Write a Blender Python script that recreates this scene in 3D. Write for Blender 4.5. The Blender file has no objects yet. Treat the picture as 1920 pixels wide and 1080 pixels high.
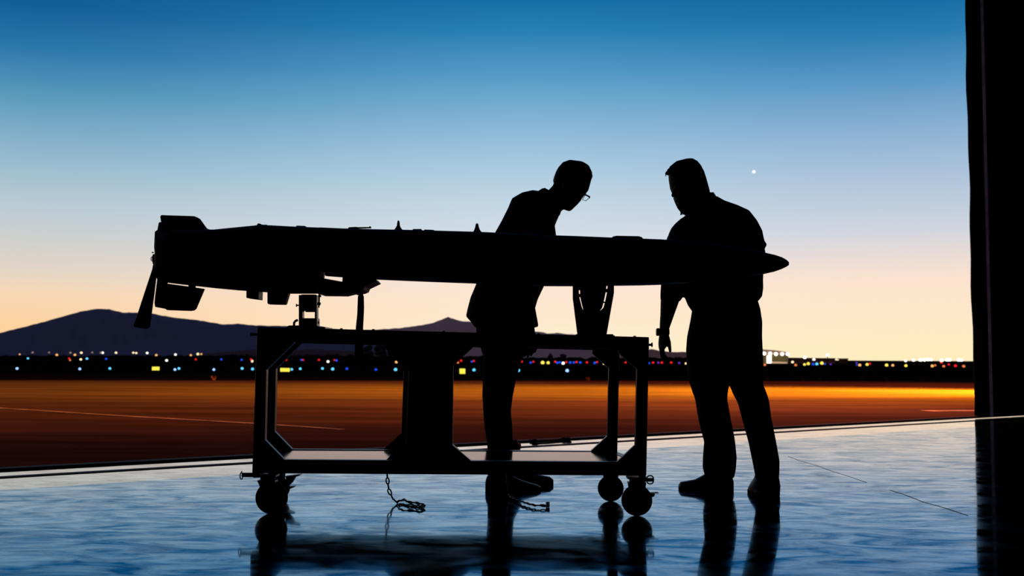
import bpy, bmesh, math, random
from mathutils import Vector, Matrix
random.seed(7)
C = bpy.context.scene.collection
SC = bpy.context.scene
PI = math.pi

# ------------------------------------------------------------------ camera
F = 2000.0                      # focal length in pixels of the 1920 wide frame
HC = 0.71                       # camera height
PITCH = math.atan(132.0 / F)
ROLL = 0.0055
ROT = (Matrix.Rotation(PI / 2 + PITCH, 3, 'X') @ Matrix.Rotation(ROLL, 3, 'Z'))
CAM = Vector((0, 0, HC))
cd = bpy.data.cameras.new('camera')
cam = bpy.data.objects.new('camera', cd)
C.objects.link(cam)
cam.matrix_world = Matrix.Translation(CAM) @ ROT.to_4x4()
cd.sensor_width = 36.0
cd.lens = 36.0 * F / 1920.0
cd.clip_start = 0.05
cd.clip_end = 20000
cd.dof.use_dof = True
cd.dof.focus_distance = 5.5
cd.dof.aperture_fstop = 4.5
SC.camera = cam


def ray(px, py):
    return ROT @ Vector(((px - 960) / F, -(py - 540) / F, -1.0))


def P(px, py, Y):
    d = ray(px, py)
    return CAM + d * (Y / d.y)


def G(px, py):
    d = ray(px, py)
    return CAM + d * (-HC / d.z)


# ------------------------------------------------------------------ materials
def lin(c):
    return tuple(((x / 255.0) / 12.92 if x / 255.0 <= 0.04045 else ((x / 255.0 + 0.055) / 1.055) ** 2.4) for x in c)


MATS = {}


def mat(name, col, rough=0.6, metal=0.0, spec=0.3, var=0.25, scale=20.0, bump=0.0):
    if name in MATS:
        return MATS[name]
    m = bpy.data.materials.new(name)
    m.use_nodes = True
    nt = m.node_tree
    b = nt.nodes['Principled BSDF']
    tc = nt.nodes.new('ShaderNodeTexCoord')
    nz = nt.nodes.new('ShaderNodeTexNoise')
    nz.inputs['Scale'].default_value = scale
    nz.inputs['Detail'].default_value = 4
    nt.links.new(tc.outputs['Object'], nz.inputs['Vector'])
    cr = nt.nodes.new('ShaderNodeValToRGB')
    cr.color_ramp.elements[0].position = 0.3
    cr.color_ramp.elements[1].position = 0.7
    cr.color_ramp.elements[0].color = (*[x * (1 - var) for x in col], 1)
    cr.color_ramp.elements[1].color = (*[min(1, x * (1 + var)) for x in col], 1)
    nt.links.new(nz.outputs['Fac'], cr.inputs['Fac'])
    nt.links.new(cr.outputs['Color'], b.inputs['Base Color'])
    b.inputs['Roughness'].default_value = rough
    b.inputs['Metallic'].default_value = metal
    b.inputs['Specular IOR Level'].default_value = spec
    if bump:
        bp = nt.nodes.new('ShaderNodeBump')
        bp.inputs['Strength'].default_value = bump
        bp.inputs['Distance'].default_value = 0.004
        nt.links.new(nz.outputs['Fac'], bp.inputs['Height'])
        nt.links.new(bp.outputs['Normal'], b.inputs['Normal'])
    MATS[name] = m
    return m


def emis(name, col, strength):
    if name in MATS:
        return MATS[name]
    m = bpy.data.materials.new(name)
    m.use_nodes = True
    nt = m.node_tree
    b = nt.nodes['Principled BSDF']
    b.inputs['Base Color'].default_value = (0.02, 0.02, 0.02, 1)
    b.inputs['Emission Color'].default_value = (*col, 1)
    b.inputs['Emission Strength'].default_value = strength
    MATS[name] = m
    return m


M_body = mat('matte_grey_airframe', (0.012, 0.012, 0.013), 0.5, 0, 0.25)
M_prop = mat('carbon_blade', (0.01, 0.009, 0.008), 0.55, 0, 0.2)
M_alu = mat('black_anodised_aluminium', (0.012, 0.012, 0.013), 0.35, 0.3, 0.3)
M_steel = mat('dark_zinc_steel', (0.02, 0.02, 0.022), 0.4, 0.6, 0.3)
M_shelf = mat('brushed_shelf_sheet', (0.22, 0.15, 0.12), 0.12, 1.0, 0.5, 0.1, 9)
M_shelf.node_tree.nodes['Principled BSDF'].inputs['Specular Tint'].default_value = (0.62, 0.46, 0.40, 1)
M_rub = mat('black_rubber', (0.008, 0.008, 0.008), 0.7, 0, 0.15)
M_red = mat('red_pedal_paint', (0.25, 0.02, 0.03), 0.45)
M_chain = mat('black_chain_steel', (0.012, 0.012, 0.014), 0.45, 0.4)
M_web = mat('dark_webbing', (0.012, 0.008, 0.008), 0.9, 0, 0.05, 0.3, 200)
M_brown = mat('tan_tag', (0.16, 0.09, 0.04), 0.7)
M_skin = mat('skin', (0.07, 0.042, 0.032), 0.6, 0, 0.2, 0.1, 60)
M_hair = mat('black_hair', (0.006, 0.005, 0.005), 0.6, 0, 0.1, 0.4, 150, 0.5)
M_shirtA = mat('black_jacket_cloth', (0.010, 0.010, 0.012), 0.9, 0, 0.05, 0.2, 90, 0.2)
M_trouA = mat('black_trouser_cloth', (0.010, 0.010, 0.011), 0.9, 0, 0.05, 0.2, 90, 0.2)
M_shirtB = mat('navy_shirt_cloth', (0.008, 0.008, 0.016), 0.9, 0, 0.05, 0.2, 90, 0.2)
M_trouB = mat('charcoal_trouser_cloth', (0.010, 0.009, 0.009), 0.9, 0, 0.05, 0.2, 90, 0.2)
M_shoe = mat('black_leather', (0.008, 0.008, 0.008), 0.5, 0, 0.25)
M_sole = mat('shoe_sole_rubber', (0.012, 0.012, 0.012), 0.8, 0, 0.1)
M_glass = mat('dark_spectacle_frame', (0.01, 0.01, 0.01), 0.4)
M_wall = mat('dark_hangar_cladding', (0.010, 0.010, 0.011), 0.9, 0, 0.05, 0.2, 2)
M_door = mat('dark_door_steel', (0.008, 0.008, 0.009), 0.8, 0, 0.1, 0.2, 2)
M_trim = mat('catch_light_edge_trim', (0.34, 0.36, 0.46), 0.6, 0, 0.2, 0.3, 8)  # pale blue imitates the light caught along the door edge


# ------------------------------------------------------------------ mesh helpers
def build(name, bm, m, parent=None, smooth=False, bevel=0.0, remesh=0.0, mats=None, sm_iter=0):
    me = bpy.data.meshes.new(name)
    bmesh.ops.recalc_face_normals(bm, faces=bm.faces)
    bm.to_mesh(me)
    bm.free()
    for x in (mats or [m]):
        me.materials.append(x)
    o = bpy.data.objects.new(name, me)
    C.objects.link(o)
    if parent:
        o.parent = parent
        o.matrix_parent_inverse = Matrix.Identity(4)
        t = Vector()
        q = parent
        while q:
            t += q.location
            q = q.parent
        o.location = -t
    if smooth:
        for p in me.polygons:
            p.use_smooth = True
    if remesh:
        md = o.modifiers.new('skin', 'REMESH')
        md.mode = 'VOXEL'
        md.voxel_size = remesh
        md.use_smooth_shade = True
        if sm_iter:
            s = o.modifiers.new('relax', 'SMOOTH')
            s.factor = 0.5
            s.iterations = sm_iter
    if bevel:
        md = o.modifiers.new('edge', 'BEVEL')
        md.width = bevel
        md.segments = 2
        md.limit_method = 'ANGLE'
    return o


def tag(o, label, cat, group=None, kind=None):
    if label:
        o['label'] = label
    if cat:
        o['category'] = cat
    if group:
        o['group'] = group
    if kind:
        o['kind'] = kind
    return o


def empty(name, loc):
    o = bpy.data.objects.new(name, None)
    o.empty_display_size = 0.1
    C.objects.link(o)
    o.location = loc
    return o


def poly_world(bm, pts, off):
    a = [bm.verts.new(p) for p in pts]
    b = [bm.verts.new(p + off) for p in pts]
    n = len(pts)
    bm.faces.new(a)
    bm.faces.new(b[::-1])
    for i in range(n):
        j = (i + 1) % n
        bm.faces.new((a[i], b[i], b[j], a[j]))


def prism(bm, pts, Y, depth):
    """outline given by image points on the vertical plane at distance Y, pushed straight back by depth"""
    poly_world(bm, [P(x, y, Y) for x, y in pts], Vector((0, depth, 0)))


def box(bm, lo, hi):
    x0, y0, z0 = lo
    x1, y1, z1 = hi
    poly_world(bm, [Vector((x0, y0, z0)), Vector((x1, y0, z0)), Vector((x1, y0, z1)), Vector((x0, y0, z1))],
               Vector((0, y1 - y0, 0)))


def loft_pts(bm, rings):
    vs = [[bm.verts.new(p) for p in r] for r in rings]
    n = len(vs[0])
    for a, b in zip(vs, vs[1:]):
        for i in range(n):
            j = (i + 1) % n
            bm.faces.new((a[i], a[j], b[j], b[i]))
    for r in (vs[0], vs[-1]):
        c = bm.verts.new(sum((v.co for v in r), Vector()) / n)
        for i in range(n):
            bm.faces.new((r[i], r[(i + 1) % n], c))


def sell(t, n):
    c, s = math.cos(t), math.sin(t)
    return (math.copysign(abs(c) ** (2 / n), c), math.copysign(abs(s) ** (2 / n), s))


def ring(ax, ay, bx, by, hd, Y, n=2.0, k=24, s=1.0):
    A, B = P(ax, ay, Y), P(bx, by, Y)
    c = (A + B) / 2
    u = (B - A) / 2 * s
    out = []
    for i in range(k):
        x, y = sell(2 * PI * i / k, n)
        out.append(c + u * x + Vector((0, hd * s * y, 0)))
    return out


def loft(bm, L, Y=None, n=2.0, k=24, s=1.0):
    """L: (ax, ay, bx, by, half depth[, Y]) cross sections between two image points"""
    rr = []
    for e in L:
        yy = e[5] if len(e) > 5 else Y
        rr.append(ring(e[0], e[1], e[2], e[3], e[4], yy, n, k, s))
    loft_pts(bm, rr)


def tube(bm, pts, rad, k=10, flat=1.0):
    pts = [Vector(p) for p in pts]
    if not isinstance(rad, (list, tuple)):
        rad = [rad] * len(pts)
    rr = []
    up = None
    for i, p in enumerate(pts):
        d = (pts[min(i + 1, len(pts) - 1)] - pts[max(i - 1, 0)]).normalized()
        if up is None:
            up = Vector((0, 0, 1)) if abs(d.z) < 0.9 else Vector((0, 1, 0))
        a = d.cross(up).normalized()
        up = a.cross(d).normalized()
        rr.append([p + (a * math.cos(2 * PI * j / k) + up * math.sin(2 * PI * j / k) * flat) * rad[i] for j in range(k)])
    loft_pts(bm, rr)


def torus(bm, c, ax, ay, R1, R2, r, k=16, kk=6):
    """closed loop of tube: stretched ring with half sizes R1 along ax and R2 along ay"""
    ax = ax.normalized(); ay = ay.normalized(); az = ax.cross(ay)
    g = []
    for i in range(k):
        t = 2 * PI * i / k
        x, y = sell(t, 2.6)
        p = c + ax * R1 * x + ay * R2 * y
        nrm = (ax * math.cos(t) + ay * math.sin(t)).normalized()
        g.append([bm.verts.new(p + (nrm * math.cos(2 * PI * j / kk) + az * math.sin(2 * PI * j / kk)) * r) for j in range(kk)])
    for i in range(k):
        for j in range(kk):
            bm.faces.new((g[i][j], g[i][(j + 1) % kk], g[(i + 1) % k][(j + 1) % kk], g[(i + 1) % k][j]))


def disc_y(bm, c, r, w, k=32):
    """round wheel with its axle along Y, rounded tread"""
    rr = []
    for yy, q in ((-w, 0.35), (-w, 0.82), (-w * 0.85, 0.95), (-w * 0.4, 1.0), (w * 0.4, 1.0), (w * 0.85, 0.95), (w, 0.82), (w, 0.35)):
        rr.append([c + Vector((math.cos(2 * PI * i / k) * r * q, yy, math.sin(2 * PI * i / k) * r * q)) for i in range(k)])
    loft_pts(bm, rr)


def ell(bm, c, rx, ry, rz, k=12, rot=None):
    m = Matrix.Translation(c) @ (rot.to_4x4() if rot else Matrix.Identity(4)) @ Matrix.Diagonal((rx, ry, rz, 1))
    bmesh.ops.create_icosphere(bm, subdivisions=2, radius=1.0, matrix=m)


# ------------------------------------------------------------------ sky
def make_world():
    w = bpy.data.worlds.new('dusk_sky')
    SC.world = w
    w.use_nodes = True
    nt = w.node_tree
    nt.nodes.clear()
    out = nt.nodes.new('ShaderNodeOutputWorld')
    bg = nt.nodes.new('ShaderNodeBackground')
    tc = nt.nodes.new('ShaderNodeTexCoord')
    nrm = nt.nodes.new('ShaderNodeVectorMath'); nrm.operation = 'NORMALIZE'
    sep = nt.nodes.new('ShaderNodeSeparateXYZ')
    nt.links.new(tc.outputs['Generated'], nrm.inputs[0])
    nt.links.new(nrm.outputs[0], sep.inputs[0])
    ZM = 0.8

    def zpos(px, py):
        return max(0.0, ray(px, py).normalized().z / ZM)

    def ramp(px, stops):
        r = nt.nodes.new('ShaderNodeValToRGB')
        e = r.color_ramp.elements
        st = [(zpos(px, y), lin(c)) for y, c in stops] + [(0.50, lin((5, 62, 118))), (0.70, lin((3, 40, 88))), (1.0, lin((2, 20, 50)))]
        st.sort()
        while len(e) < len(st):
            e.new(0.5)
        for i, (p, c) in enumerate(st):
            e[i].position = p
            e[i].color = (*c, 1)
        sc = nt.nodes.new('ShaderNodeMath'); sc.operation = 'DIVIDE'
        sc.inputs[1].default_value = ZM
        nt.links.new(sep.outputs['Z'], sc.inputs[0])
        nt.links.new(sc.outputs[0], r.inputs['Fac'])
        return r

    left = ramp(30, [(0, (14, 92, 150)), (80, (36, 116, 168)), (150, (74, 143, 182)), (220, (112, 166, 196)), (300, (152, 186, 206)),
                     (380, (184, 202, 212)), (440, (204, 207, 206)), (500, (224, 212, 198)), (550, (247, 215, 180)), (610, (253, 210, 158)), (665, (253, 208, 150))])
    mid = ramp(960, [(0, (22, 110, 166)), (60, (40, 128, 180)), (140, (84, 155, 198)), (220, (127, 178, 212)), (300, (165, 199, 222)),
                     (380, (194, 214, 228)), (430, (208, 219, 229)), (480, (224, 222, 224)), (530, (252, 228, 212)), (590, (254, 231, 205)), (650, (255, 238, 208))])
    right = ramp(1770, [(0, (24, 110, 166)), (60, (42, 125, 178)), (140, (86, 150, 196)), (220, (130, 172, 210)), (300, (164, 190, 216)),
                        (380, (190, 205, 222)), (430, (210, 213, 222)), (480, (234, 220, 213)), (520, (252, 226, 207)), (590, (254, 231, 201)), (660, (255, 236, 190))])

    def mix(fac, a, b):
        m = nt.nodes.new('ShaderNodeMix'); m.data_type = 'RGBA'
        nt.links.new(fac, m.inputs[0])
        nt.links.new(a, m.inputs[6]); nt.links.new(b, m.inputs[7])
        return m.outputs[2]

    def mrange(src, a, b):
        m = nt.nodes.new('ShaderNodeMapRange'); m.interpolation_type = 'SMOOTHSTEP'
        m.inputs['From Min'].default_value = a; m.inputs['From Max'].default_value = b
        nt.links.new(src, m.inputs['Value'])
        return m.outputs[0]
    c1 = mix(mrange(sep.outputs['X'], -0.45, 0.02), left.outputs[0], mid.outputs[0])
    c2 = mix(mrange(sep.outputs['X'], 0.0, 0.38), c1, right.outputs[0])
    back = nt.nodes.new('ShaderNodeRGB')
    back.outputs[0].default_value = (0.050, 0.050, 0.092, 1)     # the night side of the sky, behind the hangar
    c3 = mix(mrange(sep.outputs['Y'], 0.1, 0.75), back.outputs[0], c2)
    nt.links.new(c3, bg.inputs['Color'])
    nt.links.new(bg.outputs[0], out.inputs[0])


make_world()

# ------------------------------------------------------------------ setting
L0 = Vector((5.82, 13.5, 0.0))                    # foot of the door edge on the threshold
U = Vector((0.795, 0.6066, 0.0)).normalized()     # along the threshold, to the right
N = Vector((U.y, -U.x, 0.0))                      # into the hangar
Z = Vector((0, 0, 1))


def H(u, n, z=0.0):
    return L0 + U * u + N * n + Z * z


def hbox(bm, u0, u1, n0, n1, z0, z1):
    poly_world(bm, [H(u0, n0, z0), H(u1, n0, z0), H(u1, n0, z1), H(u0, n0, z1)], N * (n1 - n0))


def struct(name, bm, m, **k):
    o = build(name, bm, m, **k)
    o['kind'] = 'structure'
    return o


def floor_mat(name, c0, c1, edge, ra, rb, dark=(0.42, 0.62, 0.74), light=(1.3, 1.1, 1.02)):
    m = bpy.data.materials.new(name)
    m.use_nodes = True
    nt = m.node_tree
    b = nt.nodes['Principled BSDF']
    tc = nt.nodes.new('ShaderNodeTexCoord')
    mp = nt.nodes.new('ShaderNodeMapping')
    mp.inputs['Rotation'].default_value = (0, 0, -0.65)
    mp.inputs['Scale'].default_value = (1.0, 1.35, 1.0)
    nt.links.new(tc.outputs['Object'], mp.inputs['Vector'])
    n1 = nt.nodes.new('ShaderNodeTexNoise'); n1.inputs['Scale'].default_value = 3.2; n1.inputs['Detail'].default_value = 8
    n1.inputs['Roughness'].default_value = 0.65; n1.inputs['Distortion'].default_value = 0.6
    n2 = nt.nodes.new('ShaderNodeTexNoise'); n2.inputs['Scale'].default_value = 14; n2.inputs['Detail'].default_value = 6
    n2.inputs['Distortion'].default_value = 1.2
    for n in (n1, n2):
        nt.links.new(mp.outputs[0], n.inputs['Vector'])
    r1 = nt.nodes.new('ShaderNodeMapRange')
    r1.inputs['From Min'].default_value = 0.35; r1.inputs['From Max'].default_value = 0.7
    r1.inputs['To Min'].default_value = ra; r1.inputs['To Max'].default_value = rb
    nt.links.new(n1.outputs['Fac'], r1.inputs['Value'])
    nt.links.new(r1.outputs[0], b.inputs['Roughness'])
    cr = nt.nodes.new('ShaderNodeValToRGB')
    cr.color_ramp.elements[0].position = 0.38; cr.color_ramp.elements[0].color = (*c0, 1)
    cr.color_ramp.elements[1].position = 0.62; cr.color_ramp.elements[1].color = (*c1, 1)
    nt.links.new(n2.outputs['Fac'], cr.inputs['Fac'])
    nt.links.new(cr.outputs[0], b.inputs['Base Color'])
    b.inputs['IOR'].default_value = 2.2
    b.inputs['Metallic'].default_value = 1.0
    b.inputs['Coat Weight'].default_value = 0.6
    b.inputs['Coat IOR'].default_value = 1.22
    b.inputs['Coat Roughness'].default_value = 0.04
    # mop streaks and worn patches: stretched noise drives sheen colour and gloss together
    mp3 = nt.nodes.new('ShaderNodeMapping')
    mp3.inputs['Rotation'].default_value = (0, 0, 0.25)
    mp3.inputs['Scale'].default_value = (1.1, 2.6, 1.0)
    nt.links.new(tc.outputs['Object'], mp3.inputs['Vector'])
    n3 = nt.nodes.new('ShaderNodeTexNoise'); n3.inputs['Scale'].default_value = 2.4; n3.inputs['Detail'].default_value = 9
    n3.inputs['Roughness'].default_value = 0.68; n3.inputs['Distortion'].default_value = 1.4
    nt.links.new(mp3.outputs[0], n3.inputs['Vector'])
    cr3 = nt.nodes.new('ShaderNodeValToRGB')
    cr3.color_ramp.elements[0].position = 0.36; cr3.color_ramp.elements[0].color = (*[x * y for x, y in zip(edge, dark)], 1)
    cr3.color_ramp.elements[1].position = 0.62; cr3.color_ramp.elements[1].color = (*[min(1, x * y) for x, y in zip(edge, light)], 1)
    nt.links.new(n3.outputs['Fac'], cr3.inputs['Fac'])
    nt.links.new(cr3.outputs[0], b.inputs['Specular Tint'])
    cw = nt.nodes.new('ShaderNodeMapRange')           # the clear sealer is worn through in streaks
    cw.inputs['From Min'].default_value = 0.38; cw.inputs['From Max'].default_value = 0.62
    cw.inputs['To Min'].default_value = 0.0; cw.inputs['To Max'].default_value = 0.85
    nt.links.new(n3.outputs['Fac'], cw.inputs['Value'])
    nt.links.new(cw.outputs[0], b.inputs['Coat Weight'])
    mx = nt.nodes.new('ShaderNodeMath'); mx.operation = 'ADD'
    nt.links.new(n1.outputs['Fac'], mx.inputs[0]); nt.links.new(n2.outputs['Fac'], mx.inputs[1])
    bp = nt.nodes.new('ShaderNodeBump'); bp.inputs['Strength'].default_value = 0.05; bp.inputs['Distance'].default_value = 0.0012
    nt.links.new(mx.outputs[0], bp.inputs['Height'])
    nt.links.new(bp.outputs['Normal'], b.inputs['Normal'])
    return m


M_floor = floor_mat('blue_sealed_concrete', (0.001, 0.02, 0.08), (0.05, 0.14, 0.24), (0.32, 0.64, 0.88), 0.03, 0.20)
M_slab = floor_mat('bare_polished_concrete', (0.22, 0.20, 0.19), (0.42, 0.38, 0.35), (1.0, 0.95, 0.9), 0.03, 0.10, (0.8, 0.8, 0.8), (1, 1, 1))
bm = bmesh.new()
hbox(bm, -34, 8, 1.04, 17, -0.2, 0.0)
struct('floor', bm, M_floor)
bm = bmesh.new()
hbox(bm, -34, 8, 0.0, 1.04, -0.2, 0.0)
struct('floor', bm, M_slab)                                # bare strip along the threshold

bm = bmesh.new(); hbox(bm, -34, 8, 0.36, 0.44, -0.01, 0.004)
struct('trim_1', bm, M_rub)                                # dark door rail let into the floor
bm = bmesh.new(); hbox(bm, -34, 8, -0.10, 0.0, -0.2, 0.012)
struct('trim_2', bm, M_rub)                                # dark lip of the threshold
# hangar shell
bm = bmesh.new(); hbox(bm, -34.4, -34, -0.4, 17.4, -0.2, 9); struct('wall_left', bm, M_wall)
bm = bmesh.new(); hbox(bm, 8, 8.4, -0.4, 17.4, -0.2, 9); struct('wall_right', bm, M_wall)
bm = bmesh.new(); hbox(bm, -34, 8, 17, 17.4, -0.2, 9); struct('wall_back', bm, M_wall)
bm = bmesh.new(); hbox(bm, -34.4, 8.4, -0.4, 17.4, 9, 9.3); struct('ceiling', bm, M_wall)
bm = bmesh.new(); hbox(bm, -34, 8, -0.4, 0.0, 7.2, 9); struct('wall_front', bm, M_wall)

# sliding hangar door leaf at the right
dr = empty('door_1', H(0, 0.2)); dr['kind'] = 'structure'
bm = bmesh.new(); hbox(bm, 0.0, 7.95, 0.02, 0.24, 0.02, 7.2)
for u in (1.6, 3.2, 4.8, 6.4):
    hbox(bm, u, u + 0.12, 0.24, 0.30, 0.02, 7.2)
for z in (1.8, 3.6, 5.4):
    hbox(bm, 0.0, 7.95, 0.24, 0.28, z, z + 0.12)
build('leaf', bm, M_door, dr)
bm = bmesh.new()
tube(bm, [H(-0.01, 0.05, z) + U * (0.012 * math.sin(z * 2.6) + 0.01 * math.sin(z * 7)) for z in [0.03 + i * 0.18 for i in range(40)]], 0.035, 8)
build('rubber_seal', bm, M_rub, dr, smooth=True)
bm = bmesh.new(); hbox(bm, -0.012, 0.012, 0.222, 0.262, 0.02, 7.2); build('edge_trim', bm, M_trim, dr)

# apron
def apron_mat():
    m = bpy.data.materials.new('worn_apron_concrete')
    m.use_nodes = True
    nt = m.node_tree
    b = nt.nodes['Principled BSDF']
    tc = nt.nodes.new('ShaderNodeTexCoord')
    mp = nt.nodes.new('ShaderNodeMapping'); mp.inputs['Scale'].default_value = (0.12, 0.8, 1.0)
    nt.links.new(tc.outputs['Object'], mp.inputs['Vector'])
    nz = nt.nodes.new('ShaderNodeTexNoise'); nz.inputs['Scale'].default_value = 1.6; nz.inputs['Detail'].default_value = 9
    nz.inputs['Roughness'].default_value = 0.7
    nt.links.new(mp.outputs[0], nz.inputs['Vector'])
    cr = nt.nodes.new('ShaderNodeValToRGB')
    cr.color_ramp.elements[0].position = 0.32; cr.color_ramp.elements[0].color = (0.032, 0.019, 0.014, 1)
    cr.color_ramp.elements[1].position = 0.72; cr.color_ramp.elements[1].color = (0.092, 0.054, 0.040, 1)
    nt.links.new(nz.outputs['Fac'], cr.inputs['Fac'])
    nt.links.new(cr.outputs[0], b.inputs['Base Color'])
    b.inputs['Roughness'].default_value = 0.95
    b.inputs['Specular IOR Level'].default_value = 0.0
    return m


M_apron = apron_mat()
A0, A1 = G(-400, 710.5), G(2400, 715)
bm = bmesh.new()
poly_world(bm, [H(-60, -0.1, -0.02), H(40, -0.1, -0.02), A1 + Vector((30, 7, -0.02)), A0 + Vector((-30, -7, -0.02))], Vector((0, 0, -0.15)))
struct('apron', bm, M_apron)


def painted(pts, w, name, m):
    b2 = bmesh.new()
    g = [G(x, y) for x, y in pts]
    for a, c in zip(g, g[1:]):
        s = (c - a).cross(Z).normalized() * w / 2
        poly_world(b2, [a - s + Z * -0.018, c - s + Z * -0.018, c + s + Z * -0.018, a + s + Z * -0.018], Z * 0.004)
    return struct(name, b2, m)


M_joint = mat('dark_joint_filler', (0.006, 0.006, 0.008), 0.7, 0, 0.2)


def joint(pts, w):
    b2 = bmesh.new()
    g = [G(x, y) for x, y in pts]
    for a, c in zip(g, g[1:]):
        q = (c - a).cross(Z).normalized() * w / 2
        poly_world(b2, [a - q, c - q, c + q, a + q], Z * 0.0012)
    return struct('floor_joint', b2, M_joint)


joint([(1478, 856), (1500, 864), (1530, 872.5), (1560, 883.5), (1600, 896), (1625, 905)], 0.0025)
joint([(1668, 919), (1700, 929), (1730, 941), (1770, 952), (1815, 967)], 0.004)
M_paint = mat('faded_line_paint', (0.30, 0.22, 0.18), 0.9, 0, 0, 0.5, 3)
painted([(-200, 751), (0, 763), (240, 778), (475, 791), (640, 802)], 0.10, 'apron_marking', M_paint)
painted([(1735, 768.5), (1900, 767)], 0.35, 'apron_marking', M_paint)

bm = bmesh.new()
poly_world(bm, [Vector((-2500, -300, -0.06)), Vector((2500, -300, -0.06)), Vector((2500, 4200, -0.06)), Vector((-2500, 4200, -0.06))], Vector((0, 0, -0.2)))
M_desert = mat('dark_desert_soil', (0.010, 0.0075, 0.0065), 1.0, 0, 0.0, 0.4, 0.2)
struct('ground', bm, M_desert)

# ------------------------------------------------------------------ mountains
def ridge(name, pts, Y, m, depth=700, base=685, seed=1, rough=1.0):
    rnd = random.Random(seed)
    fine = []
    for (x0, y0), (x1, y1) in zip(pts, pts[1:]):
        k = max(1, int((x1 - x0) / 6))
        for i in range(k):
            t = i / k
            fine.append((x0 + (x1 - x0) * t, y0 + (y1 - y0) * t + rnd.uniform(-0.5, 0.5) * rough))
    fine.append(pts[-1])
    b2 = bmesh.new()
    rows = []
    NR = 10
    for j in range(NR + 1):
        t = j / NR                      # 0 at the foot in front, 0.5 crest, 1 foot behind
        row = []
        for i, (x, y) in enumerate(fine):
            c = P(x, y, Y)
            h = max(c.z + 2, 3)
            f = 1 - abs(2 * t - 1)
            f = f ** 1.25
            jit = (rnd.uniform(-0.05, 0.05) * h if 0 < j < NR and j != NR // 2 else 0)
            row.append(b2.verts.new((c.x * (1 + (t - 0.5) * depth / Y), Y + (t - 0.5) * depth, -2 + h * f + jit * f * (1 - f) * 4)))
        rows.append(row)
    for a, c in zip(rows, rows[1:]):
        for i in range(len(a) - 1):
            b2.faces.new((a[i], a[i + 1], c[i + 1], c[i]))
    o = build(name, b2, m, smooth=True)
    o['kind'] = 'structure'
    return o


M_mtA = mat('haze_tinted_blue_rock', (0.19, 0.21, 0.30), 1, 0, 0, 0.06, 0.004)  # blue distance haze is mixed into the rock colour
M_mtB = mat('haze_tinted_mauve_rock', (0.92, 0.56, 0.47), 1, 0, 0, 0.06, 0.004)  # warm haze put into the rock colour in place of a volume
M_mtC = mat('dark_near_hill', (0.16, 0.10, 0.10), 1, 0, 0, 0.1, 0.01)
M_mtD = mat('glow_tinted_hill', (0.9, 0.42, 0.28), 1, 0, 0, 0.06, 0.01)  # hazy sunset glow is painted into the hill's base colour
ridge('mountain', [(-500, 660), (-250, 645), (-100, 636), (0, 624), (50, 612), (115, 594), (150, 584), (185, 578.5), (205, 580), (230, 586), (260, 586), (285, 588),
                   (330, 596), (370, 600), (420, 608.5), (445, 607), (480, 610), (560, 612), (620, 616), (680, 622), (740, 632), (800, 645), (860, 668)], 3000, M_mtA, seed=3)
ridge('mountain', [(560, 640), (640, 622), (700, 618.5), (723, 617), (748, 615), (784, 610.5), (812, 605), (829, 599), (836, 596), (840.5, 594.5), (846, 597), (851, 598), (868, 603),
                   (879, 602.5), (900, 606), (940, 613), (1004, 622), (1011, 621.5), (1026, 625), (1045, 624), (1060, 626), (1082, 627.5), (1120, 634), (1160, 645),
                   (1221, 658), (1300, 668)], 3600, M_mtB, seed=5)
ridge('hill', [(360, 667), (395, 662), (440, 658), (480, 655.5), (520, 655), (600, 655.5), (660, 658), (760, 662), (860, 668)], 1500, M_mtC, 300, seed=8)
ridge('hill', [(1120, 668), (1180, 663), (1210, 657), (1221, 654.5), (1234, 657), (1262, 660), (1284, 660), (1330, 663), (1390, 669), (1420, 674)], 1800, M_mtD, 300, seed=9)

# far trees: one uncountable band
bm = bmesh.new()
rnd = random.Random(11)


def tree_top(x):
    if x < 430: return 665.5
    if x < 680: return 664
    if x < 960: return 666
    if x < 1300: return 668.5
    if x < 1480: return 677
    return 678.5


for i in range(620):
    x = rnd.uniform(-150, 1900)
    Y = rnd.uniform(275, 360)
    top = P(x, tree_top(x) + rnd.uniform(0, 4), Y)
    hgt = max(top.z, 0.25)
    m = Matrix.Translation((top.x, Y, hgt * 0.45)) @ Matrix.Diagonal((rnd.uniform(1.2, 2.6), rnd.uniform(1, 2), hgt * 0.55, 1))
    bmesh.ops.create_icosphere(bm, subdivisions=1, radius=1, matrix=m)
tl = build('treeline', bm, mat('dark_scrub', (0.008, 0.006, 0.006), 1, 0, 0), smooth=True)
tag(tl, 'low dark band of scrub and trees along the horizon under the mountains', 'trees', kind='stuff')

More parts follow.
